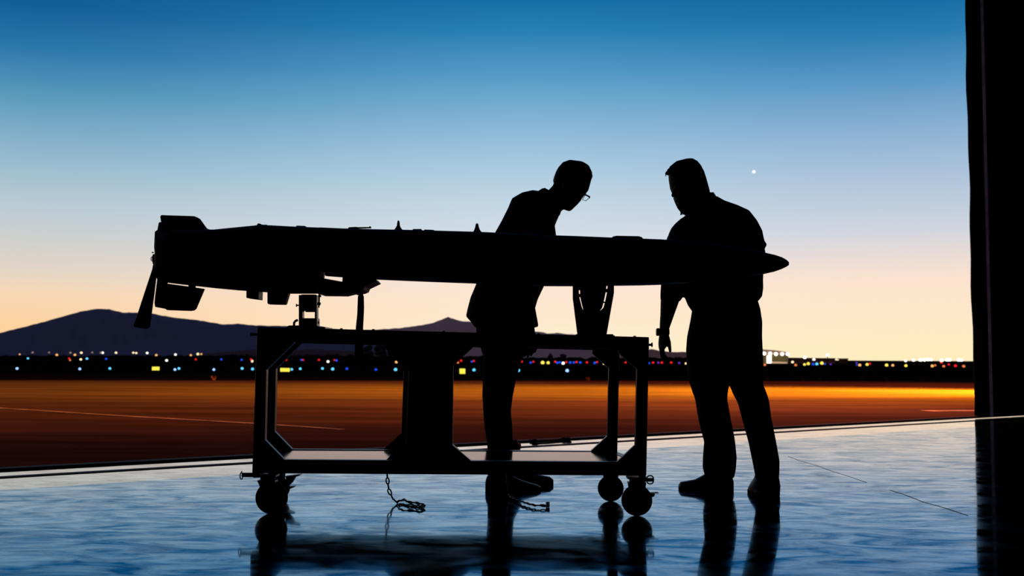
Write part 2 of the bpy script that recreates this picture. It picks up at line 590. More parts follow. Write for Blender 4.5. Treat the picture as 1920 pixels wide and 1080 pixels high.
# individual taller trees showing through the left bay of the cart
for k, (px, top, w, lab) in enumerate([
        (690, 645, 13, 'tall dark round tree just right of the hanging strap'),
        (714, 641, 15, 'broad dark tree between the hanging strap and the centre box, in front of the hill'),
        (735, 650, 12, 'shorter dark tree nearest the centre box of the cart'),
        (1032, 661, 7, 'small dark tree peeking above the scrub beside the standing man’s legs'),
        (1056, 663, 7, 'small dark bush above the scrub below the middle of the right bay')]):
    Y = 220
    t = P(px, top, Y)
    root = empty('distant_tree', (t.x, Y, 0))
    b2 = bmesh.new()
    tube(b2, [(t.x, Y, -0.06), (t.x, Y, t.z * 0.5)], 0.12, 6)
    build('trunk', b2, mat('dark_bark', (0.01, 0.008, 0.007), 1, 0, 0), root)
    b2 = bmesh.new()
    wm = w * Y / F
    for q in range(22):
        a = rnd.uniform(0, 2 * PI)
        rr = rnd.uniform(0, 0.65) * wm
        zz = rnd.uniform(0.2, 0.82) * t.z
        s = rnd.uniform(0.25, 0.45) * wm
        ell(b2, Vector((t.x + rr * math.cos(a), Y + rr * math.sin(a), zz)), s, s, min(s, t.z - zz))
    build('crown', b2, mat('dusky_foliage', (0.05, 0.032, 0.032), 1, 0, 0), root, smooth=True)
    tag(root, lab.replace('’', "'"), 'tree', 'trees on the horizon')

# ------------------------------------------------------------------ airfield and town lights
COL = {
    'white': ((1.0, 0.93, 0.82), 1.7), 'warm': ((1.0, 0.72, 0.42), 1.5), 'amber': ((1.0, 0.48, 0.14), 1.2),
    'yellow': ((1.0, 0.75, 0.10), 1.3), 'orange': ((1.0, 0.24, 0.06), 0.9), 'red': ((1.0, 0.012, 0.012), 0.95),
    'blue': ((0.008, 0.09, 1.0), 0.9), 'purple': ((0.22, 0.05, 0.75), 0.5), 'cyan': ((0.12, 0.62, 1.0), 1.3),
    'pale blue': ((0.30, 0.50, 1.0), 1.7), 'dim': ((0.55, 0.38, 0.32), 0.5), 'bright white': ((1.0, 0.96, 0.9), 4.0)}
ORD = ['leftmost', 'second', 'third', 'fourth', 'fifth', 'sixth', 'seventh', 'eighth', 'ninth', 'tenth', 'eleventh', 'twelfth', 'thirteenth',
       'fourteenth', 'fifteenth', 'sixteenth', 'seventeenth', 'eighteenth', 'nineteenth', 'twentieth', 'twenty-first', 'twenty-second', 'twenty-third', 'twenty-fourth']
M_post = mat('lamp_post_paint', (0.01, 0.01, 0.01), 0.8, 0, 0.1)
protos = {}


def lamp(name, px, py, Y, dia, col, label, cat, group):
    p = P(px, py, Y)
    r = dia * Y / F / 2
    key = (name, col, round(r, 4), round(p.z, 2))
    z = max(p.z, r)
    if key in protos:
        o = protos[key].copy()
        C.objects.link(o)
    else:
        b2 = bmesh.new()
        bmesh.ops.create_icosphere(b2, subdivisions=2, radius=r, matrix=Matrix.Translation((0, 0, z)))
        for f in b2.faces:
            f.material_index = 1
        n0 = len(b2.faces)
        if z - r * 0.9 > -0.05:
            tube(b2, [(0, 0, -0.07), (0, 0, z - r * 0.8)], r * 0.22, 6)
            bmesh.ops.create_cone(b2, cap_ends=True, segments=8, radius1=r * 0.8, radius2=r * 0.6, depth=r * 0.4, matrix=Matrix.Translation((0, 0, z - r * 0.9)))
        c, s = COL[col]
        o = build(name, b2, None, mats=[M_post, emis(col.replace(' ', '_') + '_lamp', c, s)])
        protos[key] = o
    o.location = (p.x, Y, 0)
    tag(o, label, cat, group)
    return o


def lamp_row(name, lst, Y, cat, group, where):
    byc = {}
    for e in sorted(lst):
        byc.setdefault(e[2], []).append(e)
    for col, es in byc.items():
        cname = {'dim': 'faint', 'warm': 'warm white'}.get(col, col)
        for i, e in enumerate(es):
            d = e[3] if len(e) > 3 else 4.0
            k = (lst.index(e) * 3) % 7
            if len(es) == 1:
                lab = 'only %s light %s' % (cname, where)
            elif i == len(es) - 1:
                lab = 'rightmost of the %s lights %s' % (cname, where)
            else:
                lab = '%s %s light%s %s' % (ORD[i], cname, ' from the left' if i else '', where)
            lamp(name, e[0], e[1], Y + k * (1.0 if Y > 150 else 0.4), d, col, lab, cat, group)


town = [(37, 664.5, 'amber', 3), (61, 661, 'dim'), (92, 661, 'dim', 3.5), (106.5, 665.5, 'amber', 4.5), (132, 661.5, 'dim'), (140.5, 665.5, 'amber', 4.5),
        (152.5, 661.5, 'warm', 4.5), (173, 661, 'dim', 3.5), (189, 661.5, 'dim'), (192.5, 661.5, 'white', 4.5), (217.5, 661.5, 'warm', 4.5), (250, 661.5, 'warm', 4), (255.5, 662, 'warm', 4),
        (276, 662, 'white', 4.5), (293, 666, 'amber', 4.5), (329, 665, 'white', 4.5), (357.7, 666, 'amber', 4), (371, 664, 'warm', 5), (377.5, 664, 'amber', 3.5)]
lamp_row('street_lamp', town, 240, 'lamp', 'town lights under the big mountain', 'in the town line under the big left mountain')
far_l = [(52.5, 672, 'cyan', 4), (163, 672.5, 'cyan', 4.5), (199, 673, 'blue', 4), (129.5, 672, 'red', 3.5), (131, 675.3, 'orange', 4), (151.5, 674, 'warm', 4.5), (312.5, 676, 'white', 5),
         (367, 674, 'red'), (415, 674, 'blue'), (453, 674.7, 'blue'), (470.5, 674, 'red'), (472.6, 677.3, 'warm', 5)]
lamp_row('airfield_light', far_l, 100, 'airfield light', 'upper airfield lights left of the cart', 'of the upper airfield row left of the cart')
far_m = [(526, 675, 'blue', 3.5), (536.5, 675, 'red'), (565, 675, 'blue'), (568.5, 675, 'red', 3.5), (598, 675, 'red'), (615, 678, 'white', 5), (627, 675.2, 'red', 3.5), (631, 676, 'blue', 4.5), (743, 679, 'amber', 5)]
lamp_row('airfield_light', far_m, 100, 'airfield light', 'upper airfield lights in the left bay of the cart', "of the upper row seen through the cart's left bay")
far_r = [(858.7, 680, 'orange', 4), (864.5, 676.5, 'red', 4.5), (884.5, 678, 'blue', 4), (888.5, 677, 'red', 4), (978, 678, 'red', 4.5), (995, 680, 'blue', 4.5), (1000, 678.3, 'red', 4), (1017.5, 680, 'yellow', 7), (1027.8, 680.3, 'yellow', 6),
         (1041, 678.3, 'red', 4.5), (1044.9, 680.3, 'blue', 4.5), (1049.5, 679.5, 'blue', 4.5), (1056, 681, 'bright white', 5), (1061.7, 679, 'red', 4), (1069, 679.7, 'blue', 5),
         (1076, 679.7, 'blue', 4.5), (1081, 679, 'red', 4.5), (1088, 679.7, 'blue', 5), (1100.5, 679.5, 'red', 4.5), (1115, 680.5, 'blue', 5), (1119.5, 679, 'red', 4), (1132, 682.5, 'warm', 3), (1173, 679.7, 'red', 4)]
lamp_row('airfield_light', far_r, 104, 'airfield light', 'upper airfield lights in the right bay of the cart', "of the upper row seen through the cart's right bay")
far_q = [(1217, 681, 'blue'), (1224.5, 680, 'red', 4.5), (1234.5, 680.2, 'purple', 4.5), (1241, 680, 'red', 4.5), (1258.5, 680, 'red', 4.5), (1273.5, 680.7, 'purple', 4.5), (1286, 681.7, 'warm', 4)]
lamp_row('airfield_light', far_q, 104, 'airfield light', 'airfield lights by the hanging hand', "near the right man's hanging hand")
far_s = [(1434, 684, 'orange', 5), (1486, 679, 'warm', 5), (1492, 684.6, 'orange', 5), (1508.5, 683.5, 'yellow', 5), (1515.5, 682, 'yellow', 6), (1524.7, 683, 'blue', 5), (1531.7, 682.5, 'cyan', 5.5), (1541, 681, 'yellow', 6.5),
         (1546.8, 682.5, 'blue', 3.5), (1557.5, 683, 'purple', 4), (1606, 680.5, 'purple', 4), (1606.5, 684, 'blue', 3.5), (1612, 684.6, 'amber', 5.5), (1625.8, 683.5, 'yellow', 5.5), (1631, 682, 'red', 4),
         (1662.4, 684.7, 'yellow', 6), (1674, 685, 'amber', 5), (1698.6, 685.8, 'yellow', 5.5), (1748, 687, 'amber', 5.5), (1753.5, 685, 'orange', 4), (1765, 680, 'red', 4.5), (1769.5, 686.7, 'orange', 5), (1779, 683.5, 'red', 4), (1791.5, 686, 'red', 5.5), (1807, 687, 'orange', 5.5)]
lamp_row('airfield_light', far_s, 110, 'airfield light', 'airfield lights right of the men', 'between the right man and the hangar door')
hor_s = [(1509, 670.4, 'bright white', 5.5), (1526, 674, 'white', 5.5), (1551.5, 666, 'bright white', 5.5), (1698, 676.7, 'white', 5), (1713, 675.5, 'bright white', 5), (1726, 675, 'bright white', 6), (1733, 675.3, 'bright white', 5), (1740, 674.2, 'bright white', 6),
         (1746, 674.6, 'bright white', 5), (1765.5, 675.8, 'bright white', 6), (1776, 674.8, 'bright white', 6), (1781, 675, 'bright white', 5), (1798, 675, 'bright white', 6), (1803, 675.4, 'bright white', 5)]
lamp_row('street_lamp', hor_s, 200, 'lamp', 'horizon lamps near the hangar door', 'on the horizon left of the hangar door')
taxi = [(32, 691, 'pale blue', 5), (149.5, 693.5, 'pale blue', 5), (206, 691, 'cyan', 5), (328, 693, 'pale blue', 5), (335.5, 691, 'cyan', 5), (401, 693, 'pale blue', 5), (454, 691, 'cyan', 5.5), (473.5, 692, 'cyan', 5.5),
        (547, 692.7, 'cyan', 5), (563, 691.5, 'cyan', 5), (604.7, 691, 'cyan', 5), (623.8, 692, 'cyan', 6), (650.4, 691.5, 'blue', 5), (704.7, 693, 'blue', 5), (741.7, 693, 'cyan', 6.5), (888.7, 693.7, 'cyan', 6),
        (972, 694.5, 'cyan', 6.5), (1063.5, 695, 'pale blue', 6.5), (-60, 692, 'cyan', 5)]
taxi = [t for t in taxi if t[0] > 0]
lamp_row('taxiway_light', taxi, 52, 'taxiway light', 'taxiway edge lights', 'of the lower taxiway row')

for cx, cy, w, h, lab in [(292, 691, 15, 8, 'long glowing yellow taxiway sign under the big left mountain'),
                          (534.5, 693.5, 19, 8, 'widest glowing yellow taxiway sign, seen through the left bay of the cart'),
                          (867, 696, 12, 11, 'square glowing yellow taxiway sign seen right of the centre box')]:
    Y = 50
    c = P(cx, cy, Y)
    s = Y / F
    root = empty('taxiway_sign', (c.x, Y, 0))
    b2 = bmesh.new(); box(b2, (c.x - w / 2 * s, Y, c.z - h / 2 * s), (c.x + w / 2 * s, Y + 0.12, c.z + h / 2 * s))
    build('housing', b2, M_post, root)
    b2 = bmesh.new(); box(b2, (c.x - (w / 2 - .6) * s, Y - 0.012, c.z - (h / 2 - .6) * s), (c.x + (w / 2 - .6) * s, Y, c.z + (h / 2 - .6) * s))
    build('lit_face', b2, emis('yellow_sign_face', (1.0, 0.86, 0.08), 1.05), root)
    for q in (-0.35, 0.35):
        b2 = bmesh.new(); box(b2, (c.x + q * w * s - 0.012, Y + 0.04, -0.07), (c.x + q * w * s + 0.012, Y + 0.08, c.z - h / 2 * s + .01))
        build('leg', b2, M_post, root)
    tag(root, lab, 'sign', 'yellow taxiway signs')

# dry tufts along the far edge of the apron
M_tuft = mat('dry_grass_blades', (0.16, 0.08, 0.04), 1, 0, 0)
tuft_me = None
TU = [(395, 711), (1103, 712), (1200, 712.5), (1441, 711.5), (1511, 712), (1541, 712), (1577, 712.5), (1622, 713), (1668, 713.5), (1735, 714)]
for i, (x, y) in enumerate(TU):
    g = G(x, y)
    if tuft_me is None:
        b2 = bmesh.new()
        for q in range(22):
            a = rnd.uniform(0, 2 * PI); r0 = rnd.uniform(0, 0.05); r1 = r0 + rnd.uniform(0.01, 0.08)
            tube(b2, [(r0 * math.cos(a), r0 * math.sin(a), -0.02), (r1 * math.cos(a), r1 * math.sin(a), rnd.uniform(0.06, 0.13))], [0.008, 0.002], 4)
        o = tuft_me = build('weed_tuft', b2, M_tuft)
    else:
        o = tuft_me.copy(); C.objects.link(o)
    o.location = (g.x, g.y + 0.3, -0.02)
    o.rotation_euler.z = i * 1.3
    w = ['dry weed tuft on the apron edge left of the cart', "left of two dry weed tufts on the apron edge seen through the cart's right bay", "right of two dry weed tufts on the apron edge, by the cart's right end legs"]
    tag(o, w[i] if i < 3 else '%s dry weed tuft%s along the apron edge, right of the men' % (ORD[i - 3] if i < 9 else 'rightmost', ' from the left' if 3 < i < 9 else ''), 'weeds', 'dry weed tufts')

# lit hangar building far off, with a long low building beside it
Y = 230
root = empty('hangar_building', P(1452, 684, Y) * 1.0)
root.location.z = 0
b2 = bmesh.new(); prism(b2, [(1386, 668), (1478, 664), (1478, 692), (1386, 692)], Y, 25)
build('wall', b2, mat('olive_cladding', (0.42, 0.34, 0.14), 0.9, 0, 0.0, 0.15, 0.4), root)
b2 = bmesh.new(); prism(b2, [(1382, 660), (1400, 656.5), (1430, 655), (1455, 657), (1479, 660.5), (1479, 665), (1382, 665)], Y - 1.2, 28)
build('roof', b2, mat('pale_roof_sheet', (0.75, 0.5, 0.4), 0.8, 0, 0.0, 0.1, 0.4), root)
b2 = bmesh.new(); prism(b2, [(1438, 666.5), (1446.5, 666.5), (1446.5, 681), (1438, 681)], Y - 0.12, 0.1)
build('lit_doorway', b2, emis('bright_interior', (1.0, 0.93, 0.78), 3.0), root)
b2 = bmesh.new(); prism(b2, [(1447, 678), (1476, 679), (1476, 682), (1447, 682)], Y - 0.12, 0.1)
build('lit_window', b2, emis('warm_interior', (1.0, 0.62, 0.36), 0.6), root)
for x, y in ((1422, 663), (1433, 663), (1444, 663), (1455, 664), (1466.5, 664), (1477, 664)):
    b2 = bmesh.new(); ell(b2, P(x, y, Y - 1.3), 0.33, 0.25, 0.33)
    build('floodlight', b2, emis('floodlight_lens', (1, 0.95, 0.85), 6.0), root)
tag(root, 'floodlit hangar building with a bright doorway on the horizon right of the bearded man', 'building')
root = empty('low_building', (P(1522, 680, 235).x, 235, 0))
b2 = bmesh.new(); prism(b2, [(1479, 671.5), (1566, 672.5), (1566, 692), (1479, 692)], 235, 20)
build('wall', b2, mat('dusky_brown_wall', (0.55, 0.2, 0.13), 0.9, 0, 0.0, 0.2, 0.5), root)
b2 = bmesh.new(); prism(b2, [(1478.5, 670.6), (1567, 671.6), (1567, 672.8), (1478.5, 672)], 234.5, 21)
build('roof', b2, mat('dusky_roof', (0.12, 0.05, 0.03), 0.9, 0, 0.0), root)
tag(root, 'long low brown building next to the floodlit hangar building', 'building')
b2 = bmesh.new(); prism(b2, [(1583, 672.5), (1590, 672.5), (1590, 692), (1583, 692)], 240, 4)
prism(b2, [(1582, 672), (1591, 672), (1591, 673.5), (1582, 673.5)], 239.6, 4.8)
tag(build('water_tank', b2, mat('dusky_tank', (0.3, 0.12, 0.05), 0.9, 0, 0.0)), 'small dusky tower block standing alone right of the low brown building', 'tower')

# the evening planet
b2 = bmesh.new(); ell(b2, P(1413.5, 322, 9000), 14, 14, 14)
tag(build('planet', b2, emis('planet_glow', (1, 1, 1), 1.2), smooth=True), 'small bright white planet in the sky above the right man', 'planet')

# ------------------------------------------------------------------ cart
YN, YF, BAR = 4.87, 5.42, 0.045
SKEW = -0.078                    # the far side of the frame stands a little to the left
cart = empty('equipment_cart', (P(845, 890, 5.15).x, 5.15, 0))
tag(cart, 'black aluminium frame cart on swivel casters carrying the drone', 'cart')


def cpart(name, poly, Y, d, m=M_alu, bev=0.003):
    b2 = bmesh.new()
    prism(b2, poly, Y, d)
    return build(name, b2, m, cart, bevel=bev)


def to_far(x, y):
    """same frame corner on the far frame: image point of the near-plane point moved back"""
    p = P(x, y, YN)
    p.y = YF
    p.x += SKEW
    return p


def far_part(name, poly, d=BAR, m=M_alu, bev=0.003):
    b2 = bmesh.new()
    poly_world(b2, [to_far(x, y) for x, y in poly], Vector((0, d, 0)))
    return build(name, b2, m, cart, bevel=bev)


def top_y(x): return 613 + (x - 482) * 19.0 / 735


def bar_y(x): return 639 + (x - 482) * 17.0 / 735


legL = [(482, 613), (501, 613.5), (495, 888), (472.5, 888)]
legR = [(1196, 631.5), (1217, 632), (1212, 892), (1190, 892)]
frame = [('leg', legL), ('leg', legR),
         ('top_rail', [(482, 613), (1217, 632), (1217, 656), (482, 639)]),
         ('bottom_rail', [(474, 861.5), (1212, 866.5), (1212, 892), (474, 887.5)]),
         ('centre_post', [(768, 640), (787, 640), (782, 865), (760, 865)]),
         ('centre_post', [(831, 642), (850, 642), (848, 866), (829, 866)])]
for nm, poly in frame:
    cpart(nm, poly, YN + (0.0 if 'rail' not in nm else 0.002), BAR)
    far_part(nm, poly)
cpart('centre_panel', [(783, 622), (835, 623), (833, 888), (778, 887)], YN + 0.008, 0.03, bev=0.002)

braces = [[(499, 639), (553, 640.5), (499, 694)], [(496, 824), (533, 862), (495, 863)],
          [(769, 646), (723, 645.5), (756, 682), (768, 700)], [(761, 828), (724, 862), (761, 864)],
          [(849, 648), (889, 648.8), (849, 686)], [(847, 834), (883, 864.5), (847, 866)],
          [(1196, 655), (1160, 655), (1160, 662), (1195, 693)], [(1191.5, 834), (1156, 867), (1191, 868)]]
for b_ in braces:
    cpart('corner_brace', b_, YN + 0.006, BAR - 0.012, bev=0.002)
    far_part('corner_brace', b_, BAR - 0.008, bev=0.002)


def skew_box(b2, x0, x1, y0, y1, z0, z1):
    k0 = SKEW * (y0 - YN) / (YF - YN)
    k1 = SKEW * (y1 - YN) / (YF - YN)
    poly_world(b2, [Vector((x0 + k0, y0, z0)), Vector((x1 + k0, y0, z0)), Vector((x1 + k0, y0, z1)), Vector((x0 + k0, y0, z1))], Vector((k1 - k0, y1 - y0, 0)))


def cross(name, x, y0, y1, w=0.045):
    a = P(x, y0, YN); b = P(x, y1, YN)
    b2 = bmesh.new()
    skew_box(b2, a.x - w / 2, a.x + w / 2, YN + BAR, YF, b.z, a.z)
    return build(name, b2, M_alu, cart, bevel=0.003)


for x in (492, 1206):
    cross('cross_rail', x, top_y(x) + 1, top_y(x) + 19)
    cross('cross_rail', x, 868, 887)
cross('cross_rail', 577, top_y(577) + 0.5, top_y(577) + 19, 0.09)
cross('cross_rail', 1110, top_y(1110) + 0.5, top_y(1110) + 19, 0.12)
for x0, x1 in ((497, 778), (834, 1192)):
    a = P(x0, 862, YN); b = P(x1, 866, YN)
    zt = 0.243
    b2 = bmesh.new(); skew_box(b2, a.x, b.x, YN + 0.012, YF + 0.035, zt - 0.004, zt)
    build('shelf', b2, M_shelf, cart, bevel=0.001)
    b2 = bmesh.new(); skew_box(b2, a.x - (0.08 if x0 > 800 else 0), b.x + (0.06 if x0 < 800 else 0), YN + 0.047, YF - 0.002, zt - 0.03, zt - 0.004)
    build('added_underplate', b2, M_rub, cart)  # dark plate added beneath the shelves to keep their floor reflection dark

# knobs and pins
def pin(name, pts, Y, r, ringc=None):
    b2 = bmesh.new()
    tube(b2, [P(x, y, Y) for x, y in pts], r, 10)
    o = build(name, b2, M_steel, cart, smooth=True)
    return o


o = pin('pull_pin', [(486, 890.5), (470, 890.5), (454, 890.5)], YN + 0.02, 0.0105)
b2 = bmesh.new(); torus(b2, P(452.5, 892.5, YN + 0.02), Vector((1, 0, 0)), Vector((0, 0, 1)), 0.0055, 0.014, 0.0028)
tube(b2, [P(452.5, 888, YN + .02), P(453.5, 883, YN + .02)], 0.0025, 6)
build('ring', b2, M_steel, o, smooth=True)
o = pin('pull_pin', [(1196, 899.5), (1214, 899.5), (1226, 899.5)], YN + 0.02, 0.0085)
b2 = bmesh.new(); torus(b2, P(1219, 899.5, YN + 0.005), Vector((1, 0, 0)), Vector((0, 0, 1)), 0.0155, 0.0185, 0.003)
build('ring', b2, M_steel, o, smooth=True)
cpart('foot_block', [(1199, 886), (1211, 886), (1211, 904), (1199, 904)], YN + 0.005, 0.035)
cpart('foot_block', [(474, 880), (487, 880), (487, 896), (474, 896)], YN + 0.005, 0.035)
b2 = bmesh.new()
tube(b2, [P(1215, 646.5, YN + .02), P(1221, 646.5, YN + .02), P(1221.3, 646.5, YN + .02), P(1223.5, 646.5, YN + .02)], [0.0055, 0.0055, 0.0105, 0.0105], 12)
build('knob', b2, M_steel, cart)
b2 = bmesh.new()
tube(b2, [P(484, 627, YN + .02), P(474, 627, YN + .02), P(473.5, 627, YN + .02), P(470, 627, YN + .02)], [0.006, 0.006, 0.0085, 0.008], 12)
build('knob', b2, M_steel, cart)
for x in (640, 700, 832, 1010, 1150, 1190):
    b2 = bmesh.new(); p = P(x, top_y(x), YN + .022)
    bmesh.ops.create_cone(b2, cap_ends=True, segments=10, radius1=0.007, radius2=0.006, depth=0.008, matrix=Matrix.Translation(p))
    build('bolt', b2, M_steel, cart)


def caster(cx, cy, r, Y, dx, pedal=None, plate=0.177):
    c = P(cx, cy, Y)
    rad = c.z                                    # the tyre stands on the floor
    b2 = bmesh.new()
    kx = c.x + dx                                # swivel axis beside the wheel centre
    box(b2, (kx - 0.045, Y - 0.04, plate - 0.008), (kx + 0.045, Y + 0.04, plate))
    bmesh.ops.create_cone(b2, cap_ends=True, segments=20, radius1=0.032, radius2=0.036, depth=0.02, matrix=Matrix.Translation((kx, Y, plate - 0.018)))
    for s in (-1, 1):
        poly_world(b2, [Vector((kx - 0.04, Y + s * 0.024, plate - 0.026)), Vector((kx + 0.04, Y + s * 0.024, plate - 0.026)),
                        Vector((c.x + 0.024, Y + s * 0.024, c.z - 0.012)), Vector((c.x - 0.024, Y + s * 0.024, c.z - 0.012))], Vector((0, s * 0.004, 0)))
    box(b2, (kx - 0.04, Y - 0.028, plate - 0.032), (kx + 0.04, Y + 0.028, plate - 0.024))
    fork = build('caster', b2, M_steel, cart)
    b2 = bmesh.new(); disc_y(b2, c, rad, 0.019)
    build('wheel', b2, M_rub, fork, smooth=True)
    b2 = bmesh.new(); tube(b2, [c + Vector((0, -0.033, 0)), c + Vector((0, 0.033, 0))], 0.008, 10)
    build('axle', b2, M_steel, fork)
    if pedal:
        b2 = bmesh.new()
        for pl in pedal[0]:
            prism(b2, pl, Y - 0.02, 0.04)
        build('brake_pedal', b2, M_steel, fork)
        if len(pedal) > 1:
            b2 = bmesh.new(); prism(b2, pedal[1], Y - 0.02, 0.04)
            o = build('pedal_pad', b2, M_red, fork); o['label'] = 'red pedal pad'
    return fork


caster(509.5, 933, 27, YN + 0.03, -0.02)
caster(1194, 938, 27, YN + 0.03, -0.0, ([[(1212, 925), (1228, 926.5), (1227, 930.5), (1218, 934)]], [(1214, 925), (1235, 924), (1235, 925.2), (1214, 926.2)]))
caster(1145, 915.5, 23, YF - 0.03, 0.0)
caster(522, 915, 23, YF - 0.03, -0.01, ([[(535, 893), (563, 889.5), (563.5, 891), (553, 895), (547, 905), (540, 912)], [(538, 913), (552, 911.5), (552, 913.5), (540, 918)]],))

# ------------------------------------------------------------------ drone
YD = 5.12
drone = empty('drone', P(860, 480, YD))
tag(drone, 'long dark drone fuselage with tail fins and folded propeller lying on the cart', 'drone')


def dpart(name, poly, Y, d, m=M_body, bev=0.003):
    b2 = bmesh.new(); prism(b2, poly, Y - d / 2, d)
    return build(name, b2, m, drone, bevel=bev)


fus = [  # x, top, bottom, half depth
    (296, 436, 520, 0.09), (298, 430, 529.5, 0.11), (330, 430, 533.5, 0.12), (398, 430, 541, 0.12), (438, 426, 544.6, 0.12), (481, 421.8, 547.5, 0.12), (502, 422, 549, 0.12),
    (540, 424, 551, 0.12), (574, 425.5, 551, 0.12), (596, 426.2, 551, 0.12), (600, 426.3, 511, 0.12), (640, 428, 517.5, 0.12), (703, 429.6, 524.5, 0.12), (760, 430.6, 527, 0.12), (818, 432.2, 529.3, 0.12),
    (892, 434.2, 532, 0.12), (926, 435.7, 533.5, 0.12), (1020, 440.3, 536.8, 0.12), (1080, 442.3, 537, 0.12), (1145, 445, 536.2, 0.12), (1206, 447.2, 535.4, 0.119), (1240, 448.5, 534.3, 0.116), (1290, 452.3, 531, 0.11),
    (1332, 456.8, 527, 0.10), (1373, 462, 522.7, 0.089), (1410, 468.2, 518.4, 0.075), (1437, 474, 513.8, 0.06), (1454, 478, 509.8, 0.048), (1466, 482, 505.3, 0.034), (1474, 486.5, 501.2, 0.022), (1479, 491, 497.5, 0.009)]
b2 = bmesh.new()
rr = []
for x, t, b, hd in fus:                       # near upper edge and far lower edge give the outline
    zt_, zb_ = P(x, t, YD - 0.32 * hd).z, P(x, b, YD + 0.25 * hd).z
    xx = P(x, (t + b) / 2, YD - 0.5 * hd).x
    r_ = []
    for i in range(40):
        cx_, sy_ = sell(2 * PI * i / 40, 3.6)
        r_.append(Vector((xx, YD + hd * sy_, (zt_ + zb_) / 2 + (zt_ - zb_) / 2 * cx_)))
    rr.append(r_)
loft_pts(b2, rr)
build('fuselage', b2, M_body, drone, smooth=True)
# tail
dpart('tail_fin', [(300, 405.5), (302, 403), (363, 405), (369, 407), (374, 410), (387, 428), (398, 432), (398, 445), (304, 445), (301.5, 415.5), (300.5, 410)], YD, 0.016)
o = dpart('engine_cowl', [(297, 416), (312, 416), (312, 520), (293, 520), (288, 463), (289.5, 433), (294, 432)], YD, 0.17, bev=0.01)
b2 = bmesh.new(); prism(b2, [(296, 506), (314, 506), (311, 579.5), (309, 579), (290.5, 575.5), (289.3, 568), (290.5, 554), (295.5, 516)], YD - 0.008, 0.016)
build('rudder', b2, M_body, drone, bevel=0.002)
b2 = bmesh.new()
prism(b2, [(309.5, 541), (312, 541), (312, 532), (316, 532), (353, 537), (383, 541.5), (367, 579), (363, 582), (357, 583), (313, 581.5), (309.5, 579)], YD - 0.008, 0.016)
prism(b2, [(353, 533), (366, 534), (366, 541), (353, 540)], YD - 0.006, 0.012)
build('tail_fin', b2, M_body, drone, bevel=0.002)
# folded propeller blade with its hub
b2 = bmesh.new()
tube(b2, [P(298, 488, YD), P(289, 488, YD), P(287, 489, YD)], [0.034, 0.03, 0.012], 20)
torus(b2, P(286, 485.5, YD - 0.02), Vector((1, 0, 0)), Vector((0, 0, 1)), 0.0075, 0.010, 0.002)
tube(b2, [P(288, 474, YD), P(285, 473, YD)], 0.003, 8)
hub = build('propeller_hub', b2, M_steel, drone, smooth=True)
b2 = bmesh.new()
bl = [(287, 497, 296, 499, 0.014), (285.5, 505, 295.3, 506, 0.010), (281, 518, 293.5, 520, 0.009), (272, 545, 290, 549, 0.007), (262.5, 574, 286, 579, 0.006), (255, 597, 283, 601, 0.005), (250, 610.5, 281, 613.5, 0.004), (253, 613.5, 275, 617, 0.003)]
loft(b2, bl, YD - 0.03, k=20)
build('propeller_blade', b2, M_prop, hub, smooth=True)
b2 = bmesh.new()
bl2 = [(287 + 3, 497, 296 + 3, 499, 0.014, YD + .03), (288, 505, 295, 506, 0.010, YD + .06), (284, 518, 292, 520, 0.02, YD + .075)]
loft(b2, bl2, YD + 0.03, k=20)
build('blade_root', b2, M_prop, hub, smooth=True)
# belly and back details
dpart('belly_fin', [(461.5, 543), (485, 545), (484.5, 561.5), (461.5, 558.5)], YD, 0.09)
dpart('belly_fin', [(501, 546), (541, 549), (534.5, 570), (532, 571), (502.5, 570.3), (501, 568.5)], YD, 0.05)
wing = dpart('folded_wing', [(600, 520.5), (641.5, 528), (642.5, 516), (700, 521), (705, 527), (684, 537), (682.5, 540), (681, 543.5), (675, 546), (667, 548), (660, 549.5), (659, 547), (641, 551.5), (596, 551)], YD, 0.20, bev=0.002)
dpart('antenna', [(738, 432), (741.5, 427), (744, 423), (745, 415), (746.2, 413), (747.6, 413), (748.6, 415), (749.5, 423), (751.5, 427), (756, 432)], YD, 0.02)
dpart('antenna', [(886, 436), (889, 431), (891, 425), (891.8, 420.5), (893.2, 418.3), (895.5, 418.3), (897, 420.5), (898, 426), (900, 431), (904, 436)], YD, 0.02)
dpart('top_hatch', [(1145, 447), (1150, 443), (1156, 441.8), (1198, 442.6), (1204, 444.5), (1207, 449)], YD, 0.10)
dpart('rail_clip', [(480, 424), (482.5, 420), (484, 418.6), (487, 419), (491, 421), (500, 421.2), (502, 424)], YD, 0.05, bev=0.001)
dpart('rail_clip', [(554, 426), (556, 422.8), (572, 423.5), (574, 428)], YD, 0.05, bev=0.001)
dpart('rail_clip', [(651, 430), (654, 426), (668, 425.2), (670, 425.8), (692, 425.5), (693, 424), (695, 424.4), (695.5, 427.2), (671, 428), (669, 430)], YD, 0.02, bev=0.0005)
dpart('rail_clip', [(773, 433), (774, 429.3), (790, 429.2), (791, 433)], YD, 0.03, bev=0.001)
dpart('rail_clip', [(794, 434), (796, 430.2), (812, 430.8), (820, 434)], YD, 0.06, bev=0.001)
dpart('belly_rail', [(609, 510), (702, 514), (702, 521), (643, 519), (609, 516.5)], YD, 0.05, bev=0.001)

# ------------------------------------------------------------------ supports and strap
sup = empty('drone_support', (P(577, 612, YD).x, YD, P(577, 612, YD).z))
tag(sup, 'short black two-post stand on the cart under the rear of the drone', 'stand', 'drone stands on the cart')


def spart(par, name, poly, Y, d, m=M_alu, bev=0.002):
    b2 = bmesh.new(); prism(b2, poly, Y - d / 2, d)
    return build(name, b2, m, par, bevel=bev)


